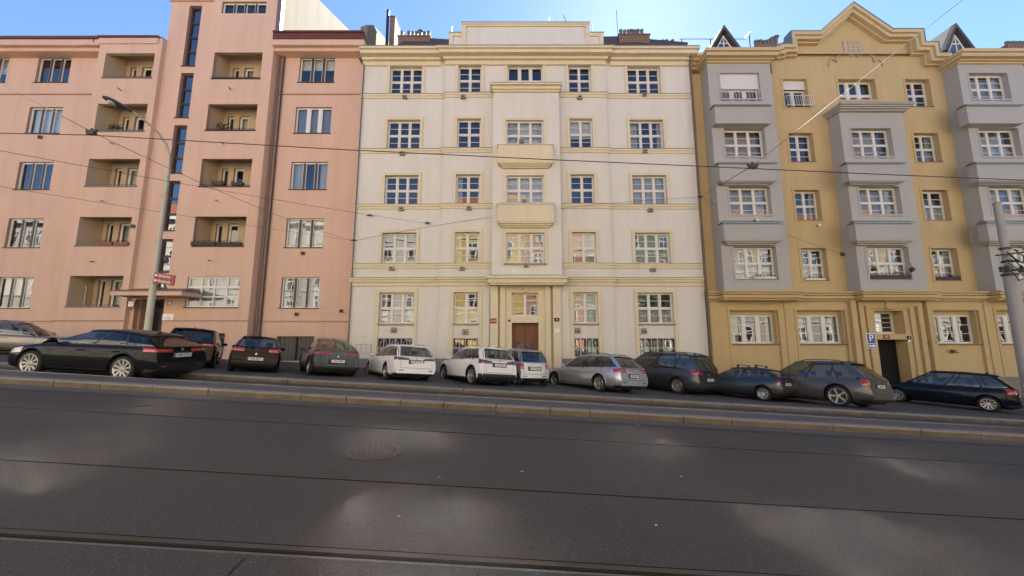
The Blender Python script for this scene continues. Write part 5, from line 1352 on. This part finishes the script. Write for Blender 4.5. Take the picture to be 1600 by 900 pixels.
    if antenna:
        m=MB(); y=yrt+.22; z=zr_(y)+.02; m.hexa([(-.025,y-.07,z-.01),(.025,y-.07,z-.01),(.02,y+.1,z-.01),(-.02,y+.1,z-.01)],[(-.006,y-.06,z+.06),(.006,y-.06,z+.06),(.003,y-.02,z+.05),(-.003,y-.02,z+.05)]); m.build('antenna',P,root)
    if rails:
        for side in (-1,1):
            m=MB(); pts=[]
            for k in range(9):
                t=lerp(.06,.86,k/8); y=lerp(yrt,ywt,t); pts.append((side*(wrv(t)*.93),y,zr_(y)+(.045 if 0<k<8 else -.005)))
            m.tube(pts,.017,6); m.build('roof_rail',M[rails_col],root)
    if bars:
        for t in bars:
            y=lerp(yrt,ywt,t); z=zr_(y); w_=wrv(t)
            m=MB(); m.box(-w_+.02,w_-.02,y-.02,y+.02,z+.085,z+.11)
            for side in (-1,1): m.hexa([(side*(w_-.0)-.03,y-.045,z-.05),(side*(w_-.0)+.03,y-.045,z-.05),(side*(w_-.0)+.03,y+.045,z-.05),(side*w_-.03,y+.045,z-.05)],[(side*(w_-.06)-.03,y-.03,z+.12),(side*(w_-.06)+.03,y-.03,z+.12),(side*(w_-.06)+.03,y+.03,z+.12),(side*(w_-.06)-.03,y+.03,z+.12)])
            m.build('roof_bar',M['trimp'],root)
    parts={}
    for y in (RO,RO+WB):
        for side in (-1,1): make_wheel(root,hw-.125,y,r,side,rs,spokes[0],spokes[1],parts)
    if deco: deco(root,locals())
    return root
M['white_p']=paint('white_paint',(.66,.66,.67),0,.3); M['silver_p']=paint('silver_paint',(.42,.44,.46),.75,.3)
M['silverdk_p']=paint('grey_silver_paint',(.32,.335,.35),.7,.3); M['black_p']=paint('black_paint',(.006,.007,.009),.0,.3)
M['navy_p']=paint('dark_navy_paint',(.006,.010,.020),.2,.25); M['blueg_p']=paint('blue_grey_paint',(.055,.062,.078),.6,.3)
M['dgrey_p']=paint('dark_grey_paint',(.055,.062,.072),.6,.3); M['green_p']=paint('dark_petrol_paint',(.02,.035,.05),.4,.32)
M['gbrown_p']=paint('grey_brown_paint',(.085,.082,.085),.55,.3); M['beige_p']=paint('grey_beige_paint',(.20,.165,.145),.6,.35)
wag=[(0,0,'p'),(.035,.05,'g'),(.26,.27,'d'),(.285,.29,'g'),(.58,.55,'d'),(.61,.575,'g'),(.975,.97,'p'),(1,1,'e')]
hat=[(0,0,'p'),(.10,.13,'g'),(.17,.19,'d'),(.19,.205,'g'),(.54,.51,'d'),(.57,.54,'g'),(.975,.97,'p'),(1,1,'e')]
suv=[(0,0,'p'),(.09,.13,'g'),(.25,.26,'d'),(.27,.28,'g'),(.57,.54,'d'),(.60,.57,'g'),(.975,.97,'p'),(1,1,'e')]
coupe=[(0,0,'p'),(.16,.14,'g'),(.30,.22,'d'),(.32,.24,'g'),(.60,.54,'d'),(.625,.565,'g'),(.975,.97,'p'),(1,1,'e')]
smart=[(0,0,'p'),(.10,.12,'g'),(.36,.34,'d'),(.40,.38,'g'),(.97,.97,'p'),(1,1,'e')]
rd=math.radians
CARS=[
dict(label='black estate car seen side-on at the left, parked lengthways next to the island kerb',X=-9.55,Y=10.9,phi=rd(88),L=4.45,W=1.76,H=1.36,WB=2.62,RO=.88,r=.335,rs=.74,col='black_p',knots=wag,privacy=True,ws=(.70,.515),rw=(.012,.15),belt=(.95,.90),hood=.80,nose=.66,tl=dict(s0=-.5,s1=.3,z0=.80,z1=.90,z0b=.82,z1b=.93),plz=.72,spokes=(10,'wide'),plate_txt='6AK 2715',roofdrop=.08),
dict(label='dark people carrier with a large rear window, partly behind the black estate car',X=-12.98,Y=14.9,phi=rd(34),L=4.5,W=1.83,H=1.66,WB=2.78,RO=.85,r=.33,col='navy_p',knots=suv,privacy=True,ws=(.76,.58),rw=(.015,.09),belt=(1.04,.98),hood=.95,nose=.75,tl=dict(s0=-.42,s1=.16,z0=.93,z1=1.06),plz=.66,spokes=(5,'split'),plate_txt='4AT 6130',wr=.74,tlm='tail'),
dict(label='black hatchback seen straight from behind, between the dark people carrier and the blue-grey coupe crossover',X=-10.04,Y=14.62,phi=rd(32.5),L=4.2,W=1.74,H=1.46,WB=2.58,RO=.78,r=.315,col='black_p',knots=hat,ws=(.72,.52),rw=(.03,.13),belt=(.96,.90),hood=.86,nose=.68,tl=dict(s0=-.36,s1=.17,z0=.80,z1=.94),plz=.52,plate_txt='1AU 0812',tlm='tail'),
dict(label='blue-grey coupe crossover with a steeply sloping tailgate, left of the cream house corner',X=-6.91,Y=14.81,phi=rd(35.7),L=4.57,W=1.82,H=1.57,WB=2.72,RO=.95,r=.35,rs=.7,col='blueg_p',knots=coupe,ws=(.74,.54),rw=(.075,.30),belt=(1.06,.96),hood=.93,nose=.74,clad=.40,notch=1.02,tl=dict(s0=-.55,s1=.2,z0=.86,z1=.93),plz=.60,plate_txt='5AX 9875',wr=.64,bumper_dark=.42,roofdrop=.10),
dict(label='white estate car with thin dark tail lights, left one of the two white cars',X=-3.78,Y=14.78,phi=rd(35),L=4.69,W=1.83,H=1.46,WB=2.69,RO=1.06,r=.325,col='white_p',knots=wag,ws=(.71,.53),rw=(.012,.13),belt=(.93,.88),hood=.82,nose=.66,rails=True,rails_col='silver_p',tl=dict(s0=-.52,s1=.2,z0=.80,z1=.87,z1b=.93),tlm='taild',plz=.74,plate_txt='1AB 8274',bumper_dark=.30),
dict(label='white small crossover with a black rear bumper, right one of the two white cars',X=-0.49,Y=14.69,phi=rd(34.1),L=4.24,W=1.79,H=1.54,WB=2.65,RO=.78,r=.34,rs=.7,col='white_p',knots=suv,ws=(.73,.53),rw=(.015,.12),belt=(1.0,.93),hood=.90,nose=.72,rails=True,rails_col='silver_p',tl=dict(s0=-.46,s1=.2,z0=.83,z1=.93,z1b=1.0),tlm='taild',plz=.80,plate_txt='5C 5892',bumper_dark=.46,clad=.34),
dict(label='tiny silver two-seater city car between the white crossover and the silver estate car',X=0.95,Y=15.9,phi=rd(27),L=2.6,W=1.56,H=1.54,WB=1.87,RO=.36,r=.28,rs=.7,col='silverdk_p',knots=smart,ws=(.86,.62),rw=(.03,.16),belt=(.97,.95),hood=.88,nose=.68,tl=dict(s0=-.17,s1=.05,z0=.70,z1=.93),plz=.72,plate_txt='2AP 1604',bumper_dark=.34,wr=.72,spokes=(6,'slim'),antenna=False),
dict(label='silver estate car with black roof rails in front of the cream house, red tail lights',X=4.78,Y=14.76,phi=rd(33.9),L=4.77,W=1.82,H=1.52,WB=2.71,RO=1.08,r=.32,col='silver_p',knots=wag,ws=(.71,.53),rw=(.014,.14),belt=(.95,.89),hood=.82,nose=.66,rails=True,tl=dict(s0=-.38,s1=.26,z0=.78,z1=.93),plz=.66,plate_txt='8A3 6214',bumper_dark=.30,spokes=(7,'slim')),
dict(label='dark grey people carrier with roof rails and silver hubcaps, right of the silver estate car',X=8.34,Y=15.93,phi=rd(33.7),L=4.85,W=1.90,H=1.75,WB=2.92,RO=.98,r=.33,col='dgrey_p',knots=wag,ws=(.77,.58),rw=(.014,.10),belt=(1.03,.97),hood=.94,nose=.72,rails=True,tl=dict(s0=-.4,s1=.26,z0=.87,z1=1.02),plz=.66,plate_txt='9AC 4417',bumper_dark=.38,spokes=(9,'wide'),wr=.73),
dict(label='old dark petrol hatchback with two roof bars',X=10.82,Y=14.8,phi=rd(34),L=3.6,W=1.52,H=1.32,WB=2.28,RO=0.66,r=0.275,rs=.66,col='green_p',knots=hat,ws=(.71,.53),rw=(.02,.17),belt=(.91,.87),hood=.82,nose=.66,bars=(.25,.78),tl=dict(s0=-.25,s1=.13,z0=.62,z1=.84),plz=.68,plate_txt='TAB 55-12',bumper_dark=.5,clad=.0,spokes=(8,'slim'),mirror='black',antenna=False,tlm='taild'),
dict(label='large grey-brown crossover estate with tall tail lights and black two-tone rims',X=13.12,Y=13.4,phi=rd(25.5),L=4.65,W=1.86,H=1.68,WB=2.87,RO=.98,r=.375,rs=.74,col='gbrown_p',knots=suv,ws=(.72,.53),rw=(.02,.15),belt=(1.02,.96),hood=.93,nose=.72,clad=.0,rails=True,tl=dict(s0=-.2,s1=.2,z0=.80,z1=.95,up=(-.10,.08,1.05)),plz=.78,plate_txt='7AE 9031',bumper_dark=.34,spokes=(5,'wide')),
dict(label='dark navy compact estate car at the right edge in front of the yellow house',X=21.0,Y=15.7,phi=rd(33),L=4.42,W=1.7,H=1.6,WB=2.70,RO=.82,r=.315,col='navy_p',knots=wag,ws=(.74,.54),rw=(.015,.14),belt=(.98,.92),hood=.88,nose=.68,tl=dict(s0=-.24,s1=.2,z0=.78,z1=1.0,white=1),plz=.74,plate_txt='3AL 7706',bumper_dark=.36,spokes=(9,'slim')),
dict(label='grey-beige estate car facing right at the left edge, behind the black estate car',X=-24.9,Y=16.2,phi=rd(-60),L=4.57,W=1.77,H=1.48,WB=2.58,RO=1.05,r=.32,col='beige_p',knots=wag,ws=(.70,.52),rw=(.014,.13),belt=(.93,.88),hood=.84,nose=.68,rails=True,plz=.7,plate_txt='2AD 3390'),
]
for c in CARS: car(**c)
# ================================================================ STREET FURNITURE
# street lamp
yl=13.3; xl=ax(243,420,yl)
zt=at(266,262,yl)[1]
root=empty('street_lamp',(xl,yl,gz(xl,yl)),'tall pale metal street lamp with curved arm in front of the pink house','street lamp'); b0=gz(xl,yl)
m=MB(); m.tube([(0,0,-.2),(0,0,3.1),(0,0,3.15),(0,0,zt-b0)],[.115,.105,.085,.07],14)
for z in (.9,3.0,3.12,4.55,4.65,6.3): m.cyl(0,0,z,z+.04,.125 if z<3.2 else .098,14)
m.build('pole',M['galv'],root)
xa_,za_=at(190,172,11.3)
yh=11.3
# arm leans over the street towards the camera
A=[(0,0,zt-b0-.05),(0,-.03,zt-b0+.45),(-.03,-.18,zt-b0+.85),(-.12,-.5,zt-b0+1.2),(-.3,-.95,zt-b0+1.45),(-.42,-1.2,zt-b0+1.55)]
m=MB(); m.tube(A,[.05,.05,.045,.04,.038,.036],10); m.build('arm',M['galv'],root)
e=Vector(A[-1]); dvec=(Vector(A[-1])-Vector(A[-2])).normalized(); dvec.z=.12; dvec.normalize()
m=MB(); pts=[e+dvec*t for t in (-.05,.1,.25,.45,.6,.72)]; m.tube(pts,[.04,.06,.08,.095,.085,.04],12); lh=m.build('lamp_head',M['lampd'],root)
m=MB(); c_=e+dvec*.48+Vector((0,0,-.07)); m.ico(c_,.10,0,2,(.8,1.5,.6)); m.build('lamp_lens',M['lens'],lh)
# tourist direction signs on the lamp post
for k,(py0,txt,lab) in enumerate(((429.5,'Strašnice','upper dark red direction sign on the lamp post'),(437.5,'Vinohrady','lower dark red direction sign on the lamp post'))):
    x0=ax(241,430,yl-.1); x1=ax(272,430,yl+.0); zc_=at(244,py0,yl-.12)[1]
    r_=empty('direction_sign',(xl+.12,yl-.14,zc_),lab,'direction sign','direction signs on the lamp post',rot=(0,R(9),R(-6)))
    w_=.86; m=MB(); m.box(0,w_,-.015,.015,-.1,.1); m.build('panel',M['signred'],r_)
    text_obj('lettering',txt,.13,Matrix.Translation((w_*.52,-.02,0))@Matrix.Rotation(R(90),4,'X'),M['signwhite'],r_,.001)
    m=MB(); m.q([(.03,-.018,0),(.1,-.018,-.05),(.1,-.018,.05)]); m.box(.1,.15,-.019,-.017,-.015,.015); m.build('arrow',M['signwhite'],r_)
# catenary pole at the right edge
yp=9.5; xp=ax(1578,430,yp); zt=at(1563,318,yp)[1]; zs=at(1580,425,yp)[1]; b0=SL*xp+.14
root=empty('catenary_pole',(xp,yp,b0),'thick grey steel tram wire pole at the right edge with a stepped narrow top','pole')
m=MB(); m.tube([(0,0,-.2),(0,0,zs-b0-.03),(0,0,zs-b0+.03),(0,0,zt-b0)],[.15,.125,.085,.075],18); m.cyl(0,0,zt-b0,zt-b0+.03,.09,16); m.build('shaft',M['poleg'],root)
m=MB(); 
for z in (zs-b0-.1,zs-b0+.25,zs-b0+.6): m.cyl(0,0,z,z+.05,.155 if z<zs-b0 else .11,16)
m.build('clamp_band',M['dkmetal'],root)
rnd=random.Random(3)
m=MB()
zb_=zs-b0
for k in range(7):
    a0=(rnd.uniform(-.35,-.05),rnd.uniform(-.25,-.1),zb_+rnd.uniform(-.1,.5)); a3=(rnd.uniform(.0,.5),rnd.uniform(-.25,.1),zb_+rnd.uniform(-.1,.7))
    mid=(( a0[0]+a3[0])/2+rnd.uniform(-.15,.15),-.25,min(a0[2],a3[2])-rnd.uniform(.05,.25)); m.tube([a0,((a0[0]+mid[0])/2,-.25,(a0[2]+mid[2])/2-.05),mid,((a3[0]+mid[0])/2,-.22,(a3[2]+mid[2])/2-.03),a3],.012,5)
m.build('cable_loop',M['wire'],root)
m=MB(); m.tube([(-.3,-.1,zb_+.02),(.3,-.1,zb_+.05)],.03,6); m.tube([(-.4,-.1,zb_+.42),(.3,-.12,zb_+.5)],.022,6)
for x in (-.32,-.2,.2): m.cyl(x,-.1,zb_-.02,zb_+.12,.045,8)
m.build('insulator_bracket',M['wire'],root)
m=MB(); m.box(-.24,-.14,-.3,-.1,1.2,1.5); m.build('switch_box',M['poleg'],root)
# parking sign
yk=16.6; X_,Z_=at(1361.5,533,yk); b0=gz(X_,yk)
root=empty('parking_sign',(X_,yk,b0),'blue and white parking sign on a grey post beside the yellow house door','traffic sign')
m=MB(); m.tube([(0,.03,-.1),(0,.03,Z_-b0+.33)],.03,8); m.build('post',M['galv'],root)
h=Z_-b0; m=MB(); m.box(-.2,.2,-.012,.0,h-.32,h+.34,0); m.box(-.18,.18,-.016,-.012,h-.1,h+.32,1); m.box(-.18,.18,-.016,-.012,h-.3,h-.12,2); m.build('panel',[M['signwhite'],M['signblue'],M['signblue']],root)
text_obj('lettering','P',.42,Matrix.Translation((0,-.019,h+.12))@Matrix.Rotation(R(90),4,'X'),M['signwhite'],root,.002)
m=MB()
m.box(-.13,-.03,-.0185,-.016,h-.24,h-.18); m.box(.0,.13,-.0185,-.016,h-.25,h-.17); m.build('pictogram',M['signwhite'],root)
# overhead wires
def wire(name,pts,r,mm,label,sag=0,cat='overhead wire'):
    a,b=Vector(pts[0]),Vector(pts[-1]); n=24; P=[]
    if len(pts)==2:
        for k in range(n+1):
            t=k/n; p=a.lerp(b,t); p.z-=sag*4*t*(1-t); P.append(p)
    else: P=[Vector(p) for p in pts]
    m=MB(); m.tube(P,r,6); return tag(m.build(name,M[mm]),label,cat,'overhead wires')
def W3(px,py,Y): X,Z=at(px,py,Y); return (X,Y,Z)
yc=7.64
p0,p1=W3(0,208,yc),W3(1600,281.5,yc)
d_=Vector(p1)-Vector(p0)
wire('contact_wire',[W3(-60,205,yc),W3(0,208,yc),W3(140,211,yc),W3(540,234,yc),W3(840,248.5,yc),W3(1180,263.5,yc),W3(1380,272.5,yc),W3(1600,281.5,yc),W3(1680,285,yc)],.0095,'wire','thick black tram contact wire running across the whole street')
hL=W3(143,206,yc); hR=W3(1176,259,yc)
AL=W3(553,376,20.95); AR=W3(1093,308,20.6)
up_l=W3(-40,108,yc-1.6); up_r=W3(1503,0,4.3)
wire('span_wire',[hL,up_l],.006,'wiret','pale wire rising from the left hanger to the left edge of the picture')
wire('span_wire',[hL,AL],.007,'wiret','thin wire from the left hanger down to the anchor at the cream house edge',.25)
wire('span_wire',[hR,up_r],.0045,'wiret','bright wire rising steeply to the upper right across the yellow gable')
wire('span_wire',[hR,AR],.009,'wire','dark short wire between the right hanger and the anchor by the brown downpipe',.0)
wire('span_wire',[AL,AR],.007,'wire','thin wire slung across the cream facade between its two edge anchors',-.4)
wire('span_wire',[AR,W3(1315,397,21.2)],.007,'wire','thin wire from the brown downpipe anchor down to a bracket on the yellow wall',.15)
w1=wire('span_wire',[W3(-40,228,9),W3(668,349,20.9)],.007,'wire','thin wire across the pink facade ending in a dark clamp on the cream wall',.1)
wire('span_wire',[W3(-40,285,10),AL],.006,'wire','lowest thin wire across the pink facade ending at the cream house edge',.05)
for p,l in ((hL,'dark hanger clamp on the contact wire at the left, under the street lamp head'),(hR,'dark hanger clamp on the contact wire in front of the left grey oriel')):
    r_=empty('wire_hanger',p,l,'wire hanger','hanger clamps'); m=MB(); m.box(-.09,.09,-.03,.03,-.06,.0); m.tube([(-.12,0,.02),(.12,0,.02)],.022,6); m.tube([(0,0,-.08),(0,0,.08)],.025,6); m.build('clamp',M['wire'],r_)
    m=MB(); m.tube([(-.12,0,.06),(.0,0,.0),(.1,0,.07)],.02,6); m.build('insulator',M['wiret'],r_)
for p,l in ((AL,'wall anchor with dark fitting at the left edge of the cream house'),(AR,'wall anchor with dark fitting beside the brown downpipe'),(W3(578,337,20.9),'small dark fitting on a thin wire near the left edge of the cream wall'),(W3(668,349,20.9),'small dark clamp on the cream wall between the first two window columns')):
    r_=empty('wire_anchor',p,l,'wire anchor'); m=MB(); m.tube([(-.16,-.05,.0),(.0,-.06,.02),(.18,-.05,.0)],[.02,.06,.02],8); m.build('fitting',M['wire'],r_)
# ================================================================ OPPOSITE SIDE (seen in the window panes, lit by the sun)
def opp(x0,x1,h,mw_,label,z0=-6,yo=-9.0,cs=3.4,rs_=3.5,trim='whitew',first=3.2,arch=False,off=1.2,r0=None,hw=.62):
    B=empty('apartment_building',((x0+x1)/2,yo,0),label,'apartment building','apartment buildings across the street',world=True)
    m=MB(); f=[]; m.box(x0,x1,yo-12,yo,z0,h); 
    n=int((x1-x0-1)/cs); sp=(x1-x0)/n; rr=int((h-first)/rs_)
    wn=MB(); fr=MB()
    base=SL*(x0+x1)/2
    for i in range(n):
        for j in range(rr+1):
            xc=x0+sp*(i+.5); zc=(base+off+.9 if r0 is None else r0)+rs_*j
            if zc+1>h-.8: continue
            wn.box(xc-hw,xc+hw,yo-.05,yo+.02,zc-.9,zc+.9)
            fr.box(xc-hw-.18,xc-hw,yo-.02,yo+.07,zc-.95,zc+1.05); fr.box(xc+hw,xc+hw+.18,yo-.02,yo+.07,zc-.95,zc+1.05); fr.box(xc-hw,xc+hw,yo-.02,yo+.07,zc+.9,zc+1.05); fr.box(xc-hw-.22,xc+hw+.22,yo-.02,yo+.14,zc-1.05,zc-.95)
            for k_ in ((0,) if hw<.8 else (-.34*hw,.34*hw)): fr.box(xc+k_-.08,xc+k_+.08,yo+.01,yo+.05,zc-.9,zc+.9)
            fr.box(xc-hw,xc+hw,yo+.012,yo+.052,zc+.18,zc+.34)
    for j in range(rr+1): fr.box(x0,x1,yo-.02,yo+.1,(base+off if r0 is None else r0-.9)-1.0+rs_*j,(base+off if r0 is None else r0-.9)-.85+rs_*j)
    fr.box(x0,x1,yo-.1,yo+.6,h-.5,h)
    m.build('wall',mw_,B); wn.build('window',M['oppglass'],B); fr.build('window_frame',M[trim],B)
    r=MB(); r.q([(x0,yo+.6,h),(x1,yo+.6,h),(x1,yo-6,h+4),(x0,yo-6,h+4)]); r.q([(x0,yo-6,h+4),(x1,yo-6,h+4),(x1,yo-12,h),(x0,yo-12,h)]); r.build('roof',M['redroof'],B)
M['oppglass']=glass_mat('opposite_glass',.66,(.05,.05,.05),.3,.055); M['redroof']=mat('red_tile_roof',(.28,.10,.06),.8)
opp(-110,-30,19,stucco('opp_beige',(.55,.48,.38)),'beige apartment block across the street, far left')
opp(-30,-12,18.5,stucco('opp_white',(.62,.58,.5)),'pale apartment block across the street, left')
opp(-12,1.7,20,stucco('opp_yellow',(.62,.45,.16)),'yellow apartment block across the street behind the camera',cs=4.2,r0=3.37,hw=.62)
opp(1.7,10.2,19,stucco('opp_orange',(.48,.25,.16)),'orange-red apartment block across the street behind the camera',cs=3.7,r0=1.7,hw=.85)
opp(10.2,24,18,stucco('opp_green',(.24,.27,.22)),'pale green apartment block across the street, right')
opp(24,98,17.5,stucco('opp_cream',(.42,.38,.31)),'cream apartment block across the street, far right')
def nearby(x0,x1,h,mw_,label,y0=21.2,y1=34,faces=True):
    B=empty('apartment_building',((x0+x1)/2,y0,0),label,'apartment building','apartment buildings further along the street',world=True)
    m=MB(); m.box(x0,x1,y0,y1,-10,h); m.build('wall',mw_,B)
    wn=MB(); n=int((x1-x0)/3.6); sp=(x1-x0)/n; b_=SL*(x0+x1)/2
    if faces:
        for i in range(n):
            for j in range(5):
                xc=x0+sp*(i+.5); zc=b_+2.2+3.5*j; wn.box(xc-.65,xc+.65,y0-.03,y0+.02,zc-.9,zc+.9)
        wn.build('window',M['dkmetal'],B)
    r=MB(); r.box(x0-.1,x1+.1,y0-.5,y1,h,h+.4); r.build('cornice',M['whitew'],B)
nearby(42.02,100,16.5,stucco('row_beige',(.42,.37,.30)),'beige apartment block beyond the yellow house down the street')
nearby(-112,-60.02,23,stucco('row_grey',(.40,.38,.35)),'grey apartment block beyond the pink house up the street')
nearby(100.1,116,15,stucco('endscreen_ochre',(.42,.33,.22)),'unseen ochre block added to screen off the bright horizon at the far right',-40,34,False)  # added out of view: keeps the bright low sky out of car reflections
nearby(-128,-112.1,26,stucco('endscreen_sand',(.42,.38,.30)),'unseen sand coloured block added to screen off the bright horizon at the far left',-40,34,False)  # matching added block, shuts out horizon glare at the other end
a=MB(); strip(a,-9,-5.5,.12); tag(a.build('opposite_pavement',M['pave']),kind='structure')
def tree(x,y,h,cr,label,seed):
    b=gz(x,0)+.1; r=empty('street_tree',(x,y,b),label,'tree','trees across the street'); rnd=random.Random(seed)
    m=MB(); m.tube([(0,0,-.2),(.05,0,h*.3),(.0,.1,h*.6),(.1,0,h*.85)],[.2,.16,.11,.04],9)
    tips=[]
    for k in range(9):
        a=rnd.uniform(0,6.28); z=h*rnd.uniform(.3,.7); t=Vector((math.cos(a)*cr*.7,math.sin(a)*cr*.7,z+h*.22)); m.tube([(0,0,z),(t.x*.5,t.y*.5,z+h*.14),tuple(t)],[.07,.045,.02],6); tips.append(t)
    m.build('trunk',M['brown'],r)
    m=MB()
    for k in range(60):
        c=Vector((rnd.gauss(0,cr*.42),rnd.gauss(0,cr*.42),h*.68+rnd.gauss(0,h*.15))); s=rnd.uniform(.35,.8)
        for q in range(45):
            p=c+Vector((rnd.gauss(0,s*.5),rnd.gauss(0,s*.5),rnd.gauss(0,s*.5))); u=Vector((rnd.uniform(-1,1),rnd.uniform(-1,1),rnd.uniform(-1,1))).normalized()*.13; v=u.orthogonal().normalized()*.09
            m.q([p-u,p-v,p+u,p+v])
    m.build('crown',M['leaf2'],r)
M['leaf2']=mat('tree_leaf',(.06,.10,.03),.7,var=.3,vscale=1.5)
tree(13.5,-6.5,10,3.0,'leafy street tree across the road behind the camera, left one of two',4); tree(20,-6.5,11,3.2,'leafy street tree across the road behind the camera, right one of two',9)
